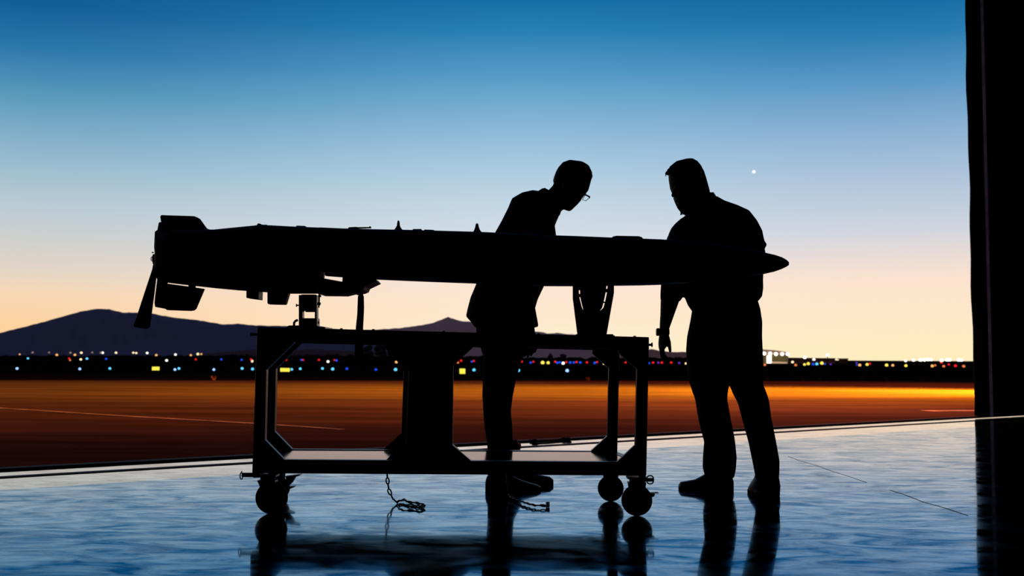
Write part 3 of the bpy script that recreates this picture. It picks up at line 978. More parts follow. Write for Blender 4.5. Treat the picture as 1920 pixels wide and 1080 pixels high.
YS = YD
spart(sup, 'post', [(560, 553), (567, 553), (567, 613), (560, 613)], YS, 0.05)
spart(sup, 'post', [(590, 553), (593.8, 553), (593.8, 613), (590, 613)], YS, 0.05)
spart(sup, 'cross_plate', [(565, 552), (592, 552), (592, 585), (572.5, 585), (572, 582.5), (570, 582.5), (569, 585), (565, 585)], YS, 0.02)
spart(sup, 'base_block', [(560, 596.5), (594, 596.5), (594, 615), (560, 615)], YS, 0.08)
spart(sup, 'base_plate', [(537, 612.5), (542, 610), (593, 610), (597, 612.5), (610, 613), (610, 617.4), (537, 617.0)], YS, 0.2)
b2 = bmesh.new(); tube(b2, [P(598.5, 551, YS - .05), P(598.5, 565, YS - .05), P(598, 577, YS - .05)], [0.004, 0.0035, 0.003], 8)
tube(b2, [P(602, 555, YS - .05), P(597, 555, YS - .05)], 0.006, 8)
tube(b2, [P(595, 569, YS - .05), P(601, 570, YS - .05)], 0.007, 8)
build('clamp_screw', b2, M_steel, sup)
b2 = bmesh.new(); tube(b2, [P(561, 572.5, YS), P(557, 572.5, YS), P(556.6, 572.5, YS), P(555.3, 572.5, YS)], [0.0035, 0.0035, 0.008, 0.008], 10)
build('knob', b2, M_steel, sup)
b2 = bmesh.new(); tube(b2, [P(558.5, 600, YS), P(554.5, 601.5, YS), P(551.5, 605, YS), P(551.3, 611, YS), P(551.5, 614, YS)], 0.006, 10)
build('hook', b2, M_steel, sup, smooth=True)
b2 = bmesh.new(); tube(b2, [P(593, 603, YS), P(596.5, 603.5, YS), P(597, 607, YS)], 0.005, 10)
build('latch', b2, M_steel, sup, smooth=True)

cr_ = empty('drone_cradle', (P(1110, 628, YD).x, YD, P(1110, 628, YD).z))
tag(cr_, 'tapered black cradle plate with curved slots holding the front of the drone', 'stand', 'drone stands on the cart')
b2 = bmesh.new()
DP = 0.012
for poly in ([(1074, 535.3), (1084.8, 535.3), (1086, 556), (1091, 576), (1094, 583), (1094, 630), (1083, 630), (1074, 559)],
             [(1087.2, 535.3), (1137.3, 535.3), (1135.6, 549), (1131.8, 567), (1129.3, 576.5), (1125, 583), (1094, 583), (1092.6, 576), (1088.3, 558)],
             [(1139.6, 535.3), (1151.3, 535.3), (1151.3, 549), (1137, 630), (1124, 630), (1125, 583), (1131.5, 577), (1134.4, 567), (1138, 550)],
             [(1094, 583), (1125, 583), (1124, 630), (1094, 630)],
             [(1083, 551), (1090, 551), (1091, 557), (1084, 557)], [(1134, 541.5), (1141, 541.5), (1140, 548), (1134, 548)],
             [(1084, 535.3), (1089, 535.3), (1089, 544), (1084, 544)], [(1130, 565.5), (1137, 565.5), (1136, 568), (1130, 568)]):
    prism(b2, poly, YD - DP / 2, DP)
build('slotted_plate', b2, M_alu, cr_)
b2 = bmesh.new(); prism(b2, [(1113, 604), (1134.5, 604), (1134, 610.5), (1112.5, 610.5)], YD - DP / 2 - 0.003, 0.002)
o = build('tag_plate', b2, M_brown, cr_); o['label'] = 'tan tag plate'
spart(cr_, 'foot', [(1080, 626.5), (1150, 626.5), (1150, 631), (1080, 630.6)], YD, 0.16)

b2 = bmesh.new()
YW = YD + 0.02
L = [(676, 546, 680, 545, 0.004), (675, 551, 680, 550.5, 0.004), (671, 555.5, 682.3, 556, 0.006), (670.2, 575, 682.8, 576, 0.007), (669.6, 590, 682.2, 592, 0.007), (667.3, 612, 681, 614, 0.007), (665.5, 640, 681.3, 640, 0.007), (665, 673, 681, 674, 0.006)]
loft(b2, L, YW, n=4, k=16)
st = build('strap', b2, M_web)
tag(st, "dark webbing strap hanging from the drone's folded wing through the cart", 'strap')
b2 = bmesh.new()
c = P(677, 563.3, YW - 0.01)
bmesh.ops.create_cone(b2, cap_ends=True, segments=14, radius1=0.0062, radius2=0.0062, depth=0.003, matrix=Matrix.Translation(c) @ Matrix.Rotation(PI / 2, 4, 'X'))
o = build('grommet', b2, mat('bright_grommet', (0.8, 0.75, 0.7), 0.3, 1.0), st, smooth=False)
o['label'] = 'bright metal grommet'

# ------------------------------------------------------------------ chains
def chain(name, path, label, cat='chain', wires=0.0036, hl=0.0175, hw=0.0108):
    """path: world points; links alternate in orientation"""
    root = empty(name, path[0])
    pts = [Vector(p) for p in path]
    seg = []
    for a, b in zip(pts, pts[1:]):
        seg.append(((b - a).length, a, b))
    step = 2 * hl - 2.2 * wires
    total = sum(s[0] for s in seg)
    n = int(total / step)
    for i in range(n):
        d = (i + 0.5) * step
        for l, a, b in seg:
            if d <= l:
                break
            d -= l
        c = a.lerp(b, d / l)
        t = (b - a).normalized()
        s1 = t.cross(Vector((0, 1, 0)))
        if s1.length < 0.2:
            s1 = t.cross(Z)
        s1.normalize()
        s2 = t.cross(s1).normalized()
        flat = c.z < 0.03
        if flat:
            side = t.cross(Z).normalized()
            s = (side + Z * (0.12 if i % 2 else 0.75)).normalized()
            c = Vector((c.x, c.y, max(c.z, abs(s.z) * hw + wires)))
        else:
            s = s1 if i % 2 else (s2 * 0.9 + s1 * 0.25).normalized()
        b2 = bmesh.new()
        torus(b2, c, t, s, hl - wires, hw - wires, wires)
        build('chain_link', b2, M_chain, root, smooth=True)
    tag(root, label, cat, 'chains under the cart')
    return root


yc = YN + 0.03
g0 = G(744, 944.5); g1 = G(792, 951.5); g2 = G(790, 955.5); g3 = G(748, 951); 
hang = [P(725.5, 886, g0.y), P(727, 905, g0.y), P(729.5, 920, g0.y), P(736, 934, g0.y), P(743, 941, g0.y)]
lie = [G(745, 945), G(757, 941.5), G(766, 946), G(778, 947.5), G(791, 949.5), G(795, 953), G(788, 955.5), G(772, 952.5), G(757, 952.5), G(748, 949)]
chain('chain', hang + [Vector((p.x, p.y, 0.012)) for p in lie], "black steel chain hanging from the cart's lower rail and piled on the floor")
lie2 = [G(960, 938), G(975, 944), G(990, 949), G(1004, 952.5), G(1015, 952.5), G(1027, 953.5), G(1027, 947.5), G(1016, 946.5)]
hang2 = [P(950, 889, G(955, 935).y), P(952, 912, G(955, 935).y), P(955, 928, G(955, 935).y)]
chain('chain', hang2 + [Vector((p.x, p.y, 0.012)) for p in lie2], 'short black chain end lying on the floor in the dark reflection below the left man')

# odd things on the floor by the threshold
gd = G(968, 845)
b2 = bmesh.new()
Yb = gd.y
tube(b2, [P(958, 837, Yb), P(969.5, 836.8, Yb)], [0.055, 0.055], 20)
ell(b2, P(969.5, 836.8, Yb), 0.034, 0.05, 0.036)
prism(b2, [(956, 843), (973, 843), (977, 846.5), (956, 846.5)], Yb - 0.05, 0.1)
tag(build('door_stop', b2, M_rub), "small black rounded door stop on the floor beside the left man's calf", 'door stop')
b2 = bmesh.new()
gp = [G(x, y) + Z * 0.012 for x, y in ((994, 828.3), (1004, 829.6), (1030, 828.2), (1058, 825.6), (1068, 826))]
tube(b2, gp, 0.009, 8)
for x, y in ((1003, 829.5), (1058, 825.5), (1066, 826)):
    ell(b2, G(x, y) + Z * 0.015, 0.03, 0.03, 0.016)
tag(build('cable', b2, M_rub, smooth=True), 'thin black cable with knobbed ends lying along the hangar threshold', 'cable')

# ------------------------------------------------------------------ people
def hand(bm, w, f, n, side, curl=0.5, size=1.0, spread=0.0):
    """wrist, finger direction, palm normal (towards the held side), side: +1 thumb along f x n"""
    f = f.normalized(); n = (n - f * n.dot(f)).normalized(); r = f.cross(n).normalized() * side
    S = size

    def q(a, b, c):
        return w + (f * a + r * b + n * c) * S
    rr = []
    for a, hw, ht in ((-0.03, 0.026, 0.02), (0.0, 0.028, 0.018), (0.03, 0.038, 0.017), (0.07, 0.043, 0.015), (0.09, 0.040, 0.012)):
        rr.append([q(a, math.cos(2 * PI * i / 16) * hw, math.sin(2 * PI * i / 16) * ht) for i in range(16)])
    loft_pts(bm, rr)
    for k, (b, ln) in enumerate(((0.032, 0.075), (0.011, 0.085), (-0.011, 0.078), (-0.031, 0.06))):
        c = curl * (0.8 + 0.12 * k)
        p = Vector((0.075, b, 0.0)); ang = 0.15 * curl
        pts = [q(0.06, b * 0.9, 0), q(*p)]
        for s in (0.42, 0.33, 0.25):
            ang += c * 0.6
            p = p + Vector((math.cos(ang) * ln * s, spread * b * 0.3, math.sin(ang) * ln * s))
            pts.append(q(*p))
        tube(bm, pts, [0.0095 * S, 0.0092 * S, 0.0085 * S, 0.0078 * S, 0.006 * S], 8)
    tube(bm, [q(0.012, 0.025, 0.004), q(0.04, 0.05, 0.012), q(0.062, 0.06, 0.02), q(0.085, 0.062, 0.03)], [0.013 * S, 0.0115 * S, 0.01 * S, 0.007 * S], 8)


# ---- left man: bends over the drone, in profile
YL = 5.85
YLn = G(925, 919).y + 0.03
YLf = G(1000, 908).y
headA = [(1090, 304, 1104, 311, 0.03), (1068, 301.5, 1109, 325, 0.058), (1056, 306, 1109.5, 335, 0.069), (1048, 315, 1106.5, 346, 0.074), (1042, 327, 1103.5, 357, 0.075), (1039, 339, 1096.5, 366, 0.073),
         (1040, 350, 1090.5, 373.5, 0.070), (1042, 362, 1083.5, 383, 0.064), (1045, 374, 1077.5, 388.5, 0.057), (1050, 385, 1071.5, 394.5, 0.043), (1057, 392, 1067.5, 396, 0.022)]
neckA = [(1040, 335, 1075, 375, 0.055), (1037, 347, 1058, 391, 0.056), (1028, 357, 1050, 399, 0.06), (1014, 362, 1047, 408, 0.07)]
torsoA = [(1012, 359, 1049, 403, 0.08, YL), (998, 358, 1043, 417, 0.15, YL), (978, 363, 1040, 424, 0.195, YL), (959, 374, 1042, 437, 0.21, YL), (953, 389, 1044, 452, 0.21, YL), (940, 415, 1042, 475, 0.205, YL),
          (927, 438, 1036, 500, 0.2, YL), (910, 480, 1027, 522, 0.195, YL), (893, 532, 1020, 537, 0.19, YL), (882, 558, 1008.5, 561, 0.19, YL), (877, 577, 1003, 580, 0.195, YL), (873.5, 593, 1001.5, 598, 0.2, YL), (884, 605, 1001, 612, 0.19, YL), (890, 614, 1000, 617, 0.18, YL)]
armAn = [P(996, 388, YL - .07), P(988, 396, YL - .125), P(980, 440, YL - .16), P(972, 520, YL - .165), P(985, 575, YL - .155), P(994, 612, YL - .15)]
armAn_r = [0.045, 0.066, 0.06, 0.054, 0.048, 0.032]
armAf = [P(998, 386, YL + .06), P(994, 398, YL + .12), P(1005, 450, YL + .13), P(1012, 495, YL + .0), P(1020, 488, YL - .25), P(1024, 484, YL - .43)]
armAf_r = [0.045, 0.064, 0.058, 0.052, 0.044, 0.03]
pelvisA = [(894, 580, 996, 580, 0.15, YL), (892, 600, 1000, 605, 0.165, YL), (893, 625, 1000, 630, 0.165, YL), (899, 645, 994, 653, 0.155, YL), (903, 660, 984, 667, 0.125, YL), (909, 676, 970, 682, 0.07, YL)]
legAn = [(900, 632, 988, 642, 0.085, YL - 0.055 + (YLn - (YL - 0.055)) * 0.000),
       (906, 660, 981, 668, 0.088, YL - 0.055 + (YLn - (YL - 0.055)) * 0.104),
       (905, 706, 969, 706, 0.085, YL - 0.055 + (YLn - (YL - 0.055)) * 0.276),
       (904, 741, 962, 741, 0.078, YL - 0.055 + (YLn - (YL - 0.055)) * 0.407),
       (906, 775, 958, 770, 0.074, YL - 0.055 + (YLn - (YL - 0.055)) * 0.534),
       (908, 800, 960.5, 795, 0.072, YL - 0.055 + (YLn - (YL - 0.055)) * 0.627),
       (913, 830, 962, 830, 0.07, YL - 0.055 + (YLn - (YL - 0.055)) * 0.739),
       (915, 862, 964, 862, 0.07, YL - 0.055 + (YLn - (YL - 0.055)) * 0.858),
       (914, 893, 964, 895, 0.068, YL - 0.055 + (YLn - (YL - 0.055)) * 0.974),
       (915, 900, 960, 902, 0.06, YL - 0.055 + (YLn - (YL - 0.055)) * 1.000)]
legAf = [(905, 632, 985, 642, 0.085, YL + 0.06 + (YLf - (YL + 0.06)) * 0.000),
       (909, 660, 977, 668, 0.085, YL + 0.06 + (YLf - (YL + 0.06)) * 0.109),
       (910, 706, 966, 706, 0.082, YL + 0.06 + (YLf - (YL + 0.06)) * 0.287),
       (909, 741, 960, 741, 0.075, YL + 0.06 + (YLf - (YL + 0.06)) * 0.422),
       (911, 797, 957, 795, 0.07, YL + 0.06 + (YLf - (YL + 0.06)) * 0.640),
       (918, 835, 960, 835, 0.068, YL + 0.06 + (YLf - (YL + 0.06)) * 0.787),
       (930, 865, 975, 865, 0.066, YL + 0.06 + (YLf - (YL + 0.06)) * 0.903),
       (938, 890, 984, 892, 0.064, YL + 0.06 + (YLf - (YL + 0.06)) * 1.000)]


def person_body(extra, label, cat='person', head=None, neck=None, torso=None, arms=(), pelvis=None, legs=(), Y=0):
    b2 = bmesh.new()
    loft(b2, head, Y, k=32)
    loft(b2, neck, Y, k=24)
    loft(b2, torso, Y, n=2.4, s=0.9)
    loft(b2, pelvis, Y, n=2.4, s=0.92)
    for l in legs:
        loft(b2, l, Y, s=0.82)
    for a, r in arms:
        tube(b2, a, [x * 0.86 for x in r[:-1]] + [r[-1]], 16)
    extra(b2)
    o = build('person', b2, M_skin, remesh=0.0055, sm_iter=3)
    tag(o, label, cat)
    return o


def face(bm, nose, ndir, eye_n, eye_f, ears, mouth):
    ell(bm, nose, 0.010, 0.012, 0.014)
    tube(bm, [nose - ndir * 0.01 + Vector((0, 0, 0.028)), nose], [0.007, 0.010], 8)
    for e in (eye_n, eye_f):
        ell(bm, e, 0.011, 0.011, 0.009)
    for e in ears:
        ell(bm, e, 0.018, 0.010, 0.03, rot=Matrix.Rotation(-0.4, 3, 'Y'))
    for d in (-0.004, 0.004):
        ell(bm, mouth + Vector((0, 0, d)), 0.007, 0.02, 0.005)


def extraA(b2):
    face(b2, P(1086.5, 374.5, YL + 0.012), Vector((0.6, 0, -0.6)), P(1096, 364, YL - 0.03), P(1096, 364, YL + 0.03),
         [P(1062, 350, YL - 0.072), P(1062, 350, YL + 0.072)], P(1075.5, 386.5, YL))
    hand(b2, P(994.5, 622, YL - .15), P(996, 664, YL - .145) - P(993, 622, YL - .15), Vector((-0.4, 0.9, 0)), -1, 0.45, 0.95)
    wf = P(1024.5, 483, YL - .45)
    hand(b2, wf, Vector((0.1, -0.55, -0.45)), Vector((0, -0.7, 0.3)), 1, 0.35, 0.95)


pA = person_body(extraA, 'left man in glasses bending over the middle of the drone', head=headA, neck=neckA, torso=torsoA,
                 arms=[(armAn, armAn_r), (armAf, armAf_r)], pelvis=pelvisA, legs=[legAn, legAf], Y=YL)
b2 = bmesh.new()
hairA = [(1087, 302.3, 1105, 312.3, 0.033), (1067, 300.2, 1110, 323, 0.062), (1055, 304.5, 1111.3, 330.5, 0.073), (1047, 313.5, 1109, 336.5, 0.078), (1042.5, 321.5, 1090, 338, 0.0775), (1039, 331, 1071, 343, 0.076), (1037, 338, 1058, 347, 0.072), (1037.8, 342, 1050, 348, 0.05)]
loft(b2, hairA, YL, k=28)
build('hair', b2, M_hair, pA, smooth=True)
b2 = bmesh.new()
loft(b2, torsoA, YL, n=2.4)
tube(b2, armAn[:-1] + [P(996, 616, YL - .15)], [0.048, 0.07, 0.064, 0.058, 0.052, 0.042], 16)
tube(b2, armAf[:-1] + [P(1023, 485, YL - .4)], [0.048, 0.068, 0.062, 0.056, 0.048, 0.04], 16)
build('jacket', b2, M_shirtA, pA, remesh=0.008, sm_iter=2)
b2 = bmesh.new()
loft(b2, [(1009, 358, 1046, 407, 0.085), (1016, 353.5, 1050, 403, 0.076), (1021, 352.5, 1052, 396.5, 0.07), (1027, 355.5, 1051, 396, 0.066)], YL, k=28)
build('collar', b2, M_shirtA, pA, smooth=True)
b2 = bmesh.new()
loft(b2, pelvisA, YL, n=2.4)
loft(b2, legAn, YL); loft(b2, legAf, YL)
build('trousers', b2, M_trouA, pA, remesh=0.008, sm_iter=2)


def shoe(par, L, Y, soleL):
    b2 = bmesh.new()
    loft(b2, L, Y, n=2.5, k=20)
    s = build('shoe', b2, M_shoe, par, smooth=True)
    b2 = bmesh.new()
    loft(b2, soleL, Y, n=4, k=20)
    build('sole', b2, M_sole, s)
    return s


def shoe_side(par, prof, bot, Y):
    L = [(x, t, x, bot - 1.5, h) for x, t, h in prof]
    S = [(x, bot - 5, x, bot, h * 1.02) for x, t, h in prof]
    shoe(par, L, Y, S)


shoe_side(pA, [(910, 903, 0.018), (913, 893, 0.032), (930, 885, 0.036), (957, 890, 0.038), (975, 899, 0.042), (992, 905, 0.046), (1006, 908.5, 0.04), (1014, 912.5, 0.022)], 919.3, YLn - 0.03)
shoe_side(pA, [(940, 893, 0.018), (943, 886, 0.032), (958, 878, 0.036), (984, 883, 0.038), (1002, 889, 0.042), (1018, 891.5, 0.046), (1031, 894, 0.038), (1037.5, 899, 0.02)], 908.3, YLf)

# glasses
b2 = bmesh.new()
for dy in (-0.033, 0.033):
    q = [P(1096.5, 364.8, YL + dy), P(1102, 366.5, YL + dy), P(1105.8, 370, YL + dy), P(1098.5, 376.3, YL + dy), P(1091.3, 374.5, YL + dy)]
    sgn = 1 if dy > 0 else -1
    q2 = [P(1097.8, 365, YL + dy - sgn * .022), P(1105.6, 369.3, YL + dy), P(1105.2, 371, YL + dy + sgn * .006), P(1098.5, 376.5, YL + dy + sgn * .004), P(1091.8, 374.5, YL + dy - sgn * .018)]
    pts = q2 + [q2[0], q2[1]]
    tube(b2, pts, 0.0019, 6)
    tube(b2, [q2[0], q2[1], q2[2]], [0.004, 0.0045, 0.0035], 6)
    tube(b2, [P(1104, 369, YL + dy + sgn * .01), P(1097, 364.5, YL + sgn * .068), P(1070, 351, YL + sgn * .079), P(1062, 352, YL + sgn * .08)], 0.002, 6)
tube(b2, [P(1098, 366.5, YL - .012), P(1100, 367, YL), P(1098, 366.5, YL + .012)], 0.0016, 6)
build('glasses', b2, M_glass, pA)

# ---- right man: stands behind the nose, head bowed to the left, arm hanging
YR = 5.71
YRa = G(1330, 917).y
YRb = G(1430, 927).y + 0.02
headB = [(1281, 300.5, 1299, 299.5, 0.03), (1268, 304.5, 1306, 304, 0.056), (1258, 313, 1313, 311, 0.07), (1253, 325, 1319, 323, 0.077), (1254, 339, 1323.5, 336, 0.079), (1256.5, 354, 1326, 348, 0.078),
         (1261, 364.5, 1328, 357, 0.074), (1266, 379, 1322, 369, 0.068), (1271.5, 390, 1314, 380, 0.058), (1277.5, 397.5, 1304, 391, 0.042), (1284, 400.5, 1296, 397, 0.022)]
neckB = [(1284, 350, 1327, 345, 0.058), (1281, 378, 1330, 359, 0.06), (1284, 402, 1339, 368, 0.066), (1290, 418, 1352, 380, 0.08)]
torsoB = [(1294, 400, 1343, 368, 0.075, YR), (1284, 405, 1357, 377, 0.11, YR), (1275, 411, 1380, 385.5, 0.135, YR), (1266, 419, 1403, 396, 0.15, YR), (1258.5, 428, 1418, 415, 0.155, YR), (1253, 440, 1428, 434, 0.155, YR), (1254, 465, 1433, 458, 0.155, YR),
          (1262, 500, 1431, 495, 0.155, YR), (1275, 528, 1429, 525, 0.158, YR), (1282, 551, 1429.3, 541, 0.16, YR), (1290.5, 572, 1427, 556, 0.16, YR), (1297, 581, 1423, 561, 0.158, YR), (1300, 586, 1420, 565, 0.15, YR)]
YRh = YR + 0.06     # hanging arm
sleeveB = [(1262, 425, 1305, 420, 0.07), (1250.5, 446, 1299, 446, 0.075), (1243, 490, 1289, 492, 0.07), (1239.3, 534, 1284.5, 541, 0.062), (1238.3, 550, 1281, 554, 0.06), (1238.3, 563, 1275.5, 565, 0.056)]
foreB = [(1241, 540, 1276, 545, 0.05), (1238.6, 562, 1273.5, 565, 0.047), (1238, 590, 1264, 591, 0.04), (1237, 606, 1258, 608, 0.033), (1236.5, 618, 1254, 619, 0.030), (1236, 628, 1254.3, 628, 0.030),
         (1234.8, 635, 1257, 637, 0.034), (1234.3, 644, 1255, 646, 0.040), (1234.8, 651, 1248.5, 651, 0.042), (1236, 656, 1246, 656, 0.040)]
armBn = [P(1396, 428, YR - .02), P(1409, 445, YR - .03), P(1416, 475, YR - .05), P(1392, 494, YR - .25), P(1375, 492, YR - .37)]
armBn_r = [0.06, 0.058, 0.05, 0.04, 0.03]
pelvisB = [(1300, 570, 1418, 560, 0.14, YR), (1297, 590, 1424, 580, 0.145, YR), (1294.5, 604, 1427.5, 604, 0.15, YR), (1289, 631, 1427, 631, 0.155, YR), (1287, 656, 1428.5, 660, 0.155, YR), (1288, 684, 1429.5, 684, 0.148, YR), (1290, 698, 1429.5, 698, 0.125, YR), (1300, 710, 1425, 708, 0.08, YR)]
legBa = [(1288, 665, 1364, 690, 0.1, YR + 0.035 + (YRa - (YR + 0.035)) * 0.000),
       (1288.5, 690, 1366, 706, 0.1, YR + 0.035 + (YRa - (YR + 0.035)) * 0.111),
       (1291, 712, 1366.8, 721, 0.1, YR + 0.035 + (YRa - (YR + 0.035)) * 0.209),
       (1297, 731, 1364.5, 734, 0.098, YR + 0.035 + (YRa - (YR + 0.035)) * 0.293),
       (1304, 750, 1363, 747, 0.095, YR + 0.035 + (YRa - (YR + 0.035)) * 0.378),
       (1310, 789, 1369.5, 784, 0.09, YR + 0.035 + (YRa - (YR + 0.035)) * 0.551),
       (1316, 812, 1375, 810, 0.088, YR + 0.035 + (YRa - (YR + 0.035)) * 0.653),
       (1320.5, 829, 1378, 828, 0.086, YR + 0.035 + (YRa - (YR + 0.035)) * 0.729),
       (1318, 857, 1381, 857, 0.085, YR + 0.035 + (YRa - (YR + 0.035)) * 0.853),
       (1317.5, 877, 1379.5, 880, 0.08, YR + 0.035 + (YRa - (YR + 0.035)) * 0.942),
       (1321, 890, 1376, 896, 0.075, YR + 0.035 + (YRa - (YR + 0.035)) * 1.000)]
legBb = [(1364, 690, 1429.5, 680, 0.1, YR - 0.035 + (YRb - (YR - 0.035)) * 0.000),
       (1366.5, 715, 1430, 710, 0.1, YR - 0.035 + (YRb - (YR - 0.035)) * 0.117),
       (1370.5, 728, 1430.5, 722, 0.1, YR - 0.035 + (YRb - (YR - 0.035)) * 0.178),
       (1376, 741, 1436, 735, 0.098, YR - 0.035 + (YRb - (YR - 0.035)) * 0.238),
       (1384, 756, 1441, 750, 0.095, YR - 0.035 + (YRb - (YR - 0.035)) * 0.308),
       (1392, 786, 1445, 781, 0.09, YR - 0.035 + (YRb - (YR - 0.035)) * 0.449),
       (1404, 830, 1454, 825, 0.083, YR - 0.035 + (YRb - (YR - 0.035)) * 0.654),
       (1411, 864, 1461, 864, 0.08, YR - 0.035 + (YRb - (YR - 0.035)) * 0.813),
       (1416, 890, 1460.5, 888, 0.074, YR - 0.035 + (YRb - (YR - 0.035)) * 0.935),
       (1418, 904, 1458.5, 906, 0.066, YR - 0.035 + (YRb - (YR - 0.035)) * 1.000)]


def extraB(b2):
    face(b2, P(1262, 366, YR - 0.035), Vector((-0.5, -0.4, -0.4)), P(1268, 352, YR - 0.06), P(1259, 353, YR + 0.0),
         [P(1306, 358, YR - 0.077), P(1306, 358, YR + 0.077)], P(1272, 381, YR - 0.03))
    loft(b2, foreB, YRh, k=20)
    # fingers of the hanging hand, bent to different degrees
    fs = [([(1240.5, 650), (1240, 657), (1241.5, 667), (1246.5, 673), (1253, 676.5)], -0.031),
          ([(1240.5, 650), (1239.3, 657), (1240.5, 668), (1246.5, 675), (1254.7, 678.6)], -0.010),
          ([(1241.5, 650), (1241.5, 657), (1242.5, 666), (1248, 672.5), (1254.5, 675.6)], 0.011),
          ([(1242.5, 650), (1243, 656), (1243.8, 663), (1247.5, 668.5), (1251.5, 671.8)], 0.031)]
    for pth, dy in fs:
        tube(b2, [P(x, y, YRh + dy) for x, y in pth], [0.0105, 0.0105, 0.0098, 0.0088, 0.0065], 10)
    tube(b2, [P(x, y, YRh - 0.03) for x, y in ((1249, 633), (1254, 641), (1255.6, 650), (1256.2, 657), (1256.6, 661.5))], [0.015, 0.0125, 0.0098, 0.0088, 0.0065], 10)
    hand(b2, P(1374, 491, YR - .385), Vector((-0.5, -0.35, 0.02)), Vector((0.0, -1, 0.0)), 1, 0.3, 0.95)


pB = person_body(extraB, "right man with a beard and wristwatch standing behind the drone's nose, one arm hanging", head=headB, neck=neckB, torso=torsoB,
                 arms=[(armBn, armBn_r)], pelvis=pelvisB, legs=[legBa, legBb], Y=YR)
b2 = bmesh.new()
hairB = [(1280, 299.6, 1300, 298.2, 0.034), (1267, 303, 1308, 303.2, 0.06), (1256.5, 311.5, 1314, 310.5, 0.074), (1250.5, 321, 1320, 322, 0.081), (1249.5, 326, 1324, 334, 0.0825), (1275, 333, 1327, 346, 0.082), (1291, 341, 1329, 354, 0.08), (1306, 350, 1330, 359, 0.07), (1316, 356, 1330, 361, 0.05)]
loft(b2, hairB, YR, k=28)
rnd = random.Random(4)
for i in range(26):          # tousled fringe
    x = rnd.uniform(1250, 1258); y = 311 + (1258 - x) * 1.6 + rnd.uniform(0, 8)
    dy = rnd.uniform(-0.05, 0.05)
    a = P(x + 3, y, YR + dy); 
    tube(b2, [a, a + Vector((-0.011, 0, rnd.uniform(0.0, 0.006))), a + Vector((-0.017, 0, rnd.uniform(-0.012, 0.004)))], [0.004, 0.003, 0.001], 5)
build('hair', b2, M_hair, pB, smooth=True)
b2 = bmesh.new()
beard = [(1262.5, 371, 1301, 363, 0.073), (1265.6, 379.5, 1308, 371, 0.071), (1270.5, 390, 1303, 383, 0.062), (1276.5, 398, 1298, 392.5, 0.046), (1283.5, 402, 1294, 399, 0.024)]
loft(b2, beard, YR, k=28)
for i in range(22):
    a = rnd.uniform(-1, 1)
    c = P(1279 + rnd.uniform(-2, 6), 396.5 + rnd.uniform(0, 3), YR + a * 0.03)
    tube(b2, [c, c + Vector((-0.003, 0, -0.007)), c + Vector((-0.004, 0, -0.012))], [0.003, 0.002, 0.0007], 5)
build('beard', b2, M_hair, pB, smooth=True)
b2 = bmesh.new()
loft(b2, torsoB, YR, n=2.4)
loft(b2, sleeveB, YRh, n=2.2)
tube(b2, armBn[:4], [0.05, 0.058, 0.056, 0.048], 16)
ell(b2, P(1433.5, 459, YR - 0.04), 0.012, 0.03, 0.014)
build('shirt', b2, M_shirtB, pB, remesh=0.008, sm_iter=2)
b2 = bmesh.new()
loft(b2, [(1288, 407, 1347, 376, 0.086), (1283, 402, 1341, 366, 0.078), (1281.5, 396, 1337.5, 360.5, 0.07), (1284, 393, 1332, 361, 0.064)], YR, k=28)
build('collar', b2, M_shirtB, pB, smooth=True)
b2 = bmesh.new()
loft(b2, pelvisB, YR, n=2.4)
loft(b2, legBa, YR); loft(b2, legBb, YR)
build('trousers', b2, M_trouB, pB, remesh=0.008, sm_iter=2)
b2 = bmesh.new()
loft(b2, [(1235.2, 616.5, 1255.3, 617, 0.034), (1235, 622, 1255.4, 622, 0.035), (1234.8, 627.5, 1255.4, 627.5, 0.034)], YRh, k=24)
wt = build('wristwatch', b2, M_rub, pB, smooth=True)
b2 = bmesh.new(); prism(b2, [(1232, 615.5), (1236.5, 615), (1236.5, 629.5), (1232.5, 629.8), (1231.3, 627), (1231.3, 618)], YRh - 0.018, 0.036)
build('watch_case', b2, M_steel, wt, bevel=0.002)
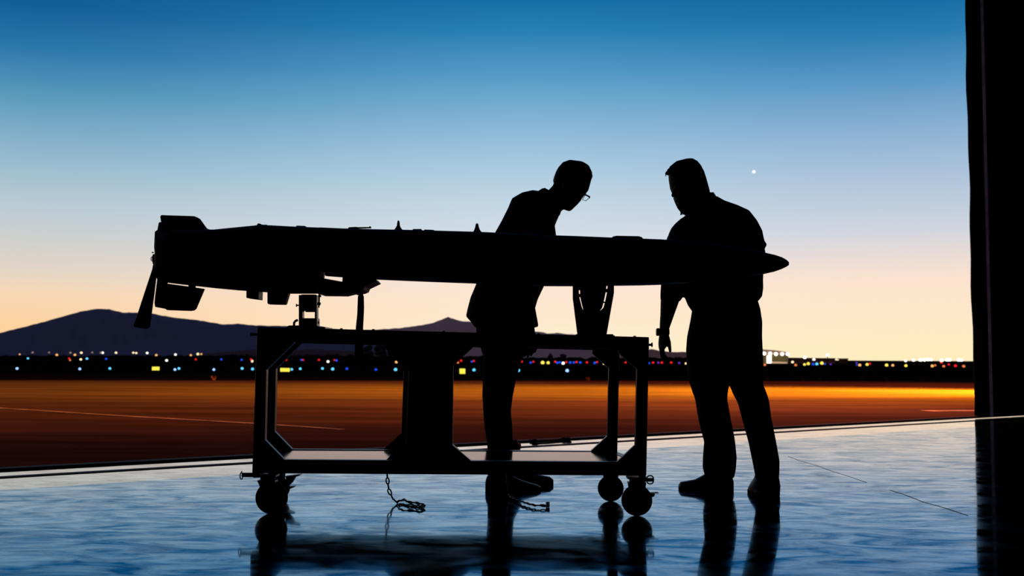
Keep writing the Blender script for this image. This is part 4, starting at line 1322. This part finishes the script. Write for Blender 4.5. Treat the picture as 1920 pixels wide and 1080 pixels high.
# shoes: one in profile pointing left, one turned towards the camera
shoe_side(pB, [(1273, 908.5, 0.02), (1277, 903.5, 0.036), (1290, 901.5, 0.045), (1304, 899, 0.044), (1316, 892.5, 0.04), (1330, 884, 0.038), (1358, 882, 0.037), (1371, 890, 0.033), (1374.5, 900, 0.02)], 917.5, YRa)
g = G(1430, 926.8).y
b2 = bmesh.new()
shoeL = [(1418, 884, 1458, 886, 0.045, g + .06), (1415, 897, 1460, 900, 0.075, g + .03), (1410, 908, 1460, 909, 0.115, g - .0), (1405.5, 917, 1459, 918, 0.125, g - .0), (1405, 924, 1457.5, 924.5, 0.125, g)]
loft(b2, shoeL, g, n=2.6, k=24)
s = build('shoe', b2, M_shoe, pB, smooth=True)
b2 = bmesh.new()
loft(b2, [(1404.5, 920.5, 1458.5, 921, 0.127, g), (1404.8, 926, 1458, 926.6, 0.127, g)], g, n=2.8, k=24)
build('sole', b2, M_sole, s)

# ------------------------------------------------------------------ apron floodlights
def spot(name, loc, target, size, blend, power, col, rad=0.3):
    l = bpy.data.lights.new(name, 'SPOT')
    l.energy = power
    l.color = col
    l.spot_size = size
    l.spot_blend = blend
    l.shadow_soft_size = rad
    o = bpy.data.objects.new(name, l)
    C.objects.link(o)
    o.location = loc
    d = Vector(target) - Vector(loc)
    o.rotation_euler = d.to_track_quat('-Z', 'Y').to_euler()
    return o


spot('apron_floodlight', (20, 25.5, 3.8), (7, 24.8, 0), math.radians(38), 1.0, 420000, (1.0, 0.45, 0.012))
spot('apron_floodlight', (20, 25.2, 3.9), (6, 24.0, 0), math.radians(64), 1.0, 210000, (1.0, 0.33, 0.010))
spot('apron_floodlight', (34, 30.0, 9.0), (-3, 26.0, 0), math.radians(55), 1.0, 100000, (1.0, 0.13, 0.006))
spot('apron_floodlight', H(3, -0.6, 7.0), (0, 19, 0), math.radians(135), 1.0, 8000, (1.0, 0.22, 0.10))

# ------------------------------------------------------------------ output look
SC.view_settings.view_transform = 'Standard'
SC.view_settings.look = 'None'
SC.view_settings.exposure = 0.0
SC.view_settings.gamma = 1.0
SC.view_settings.use_curve_mapping = False
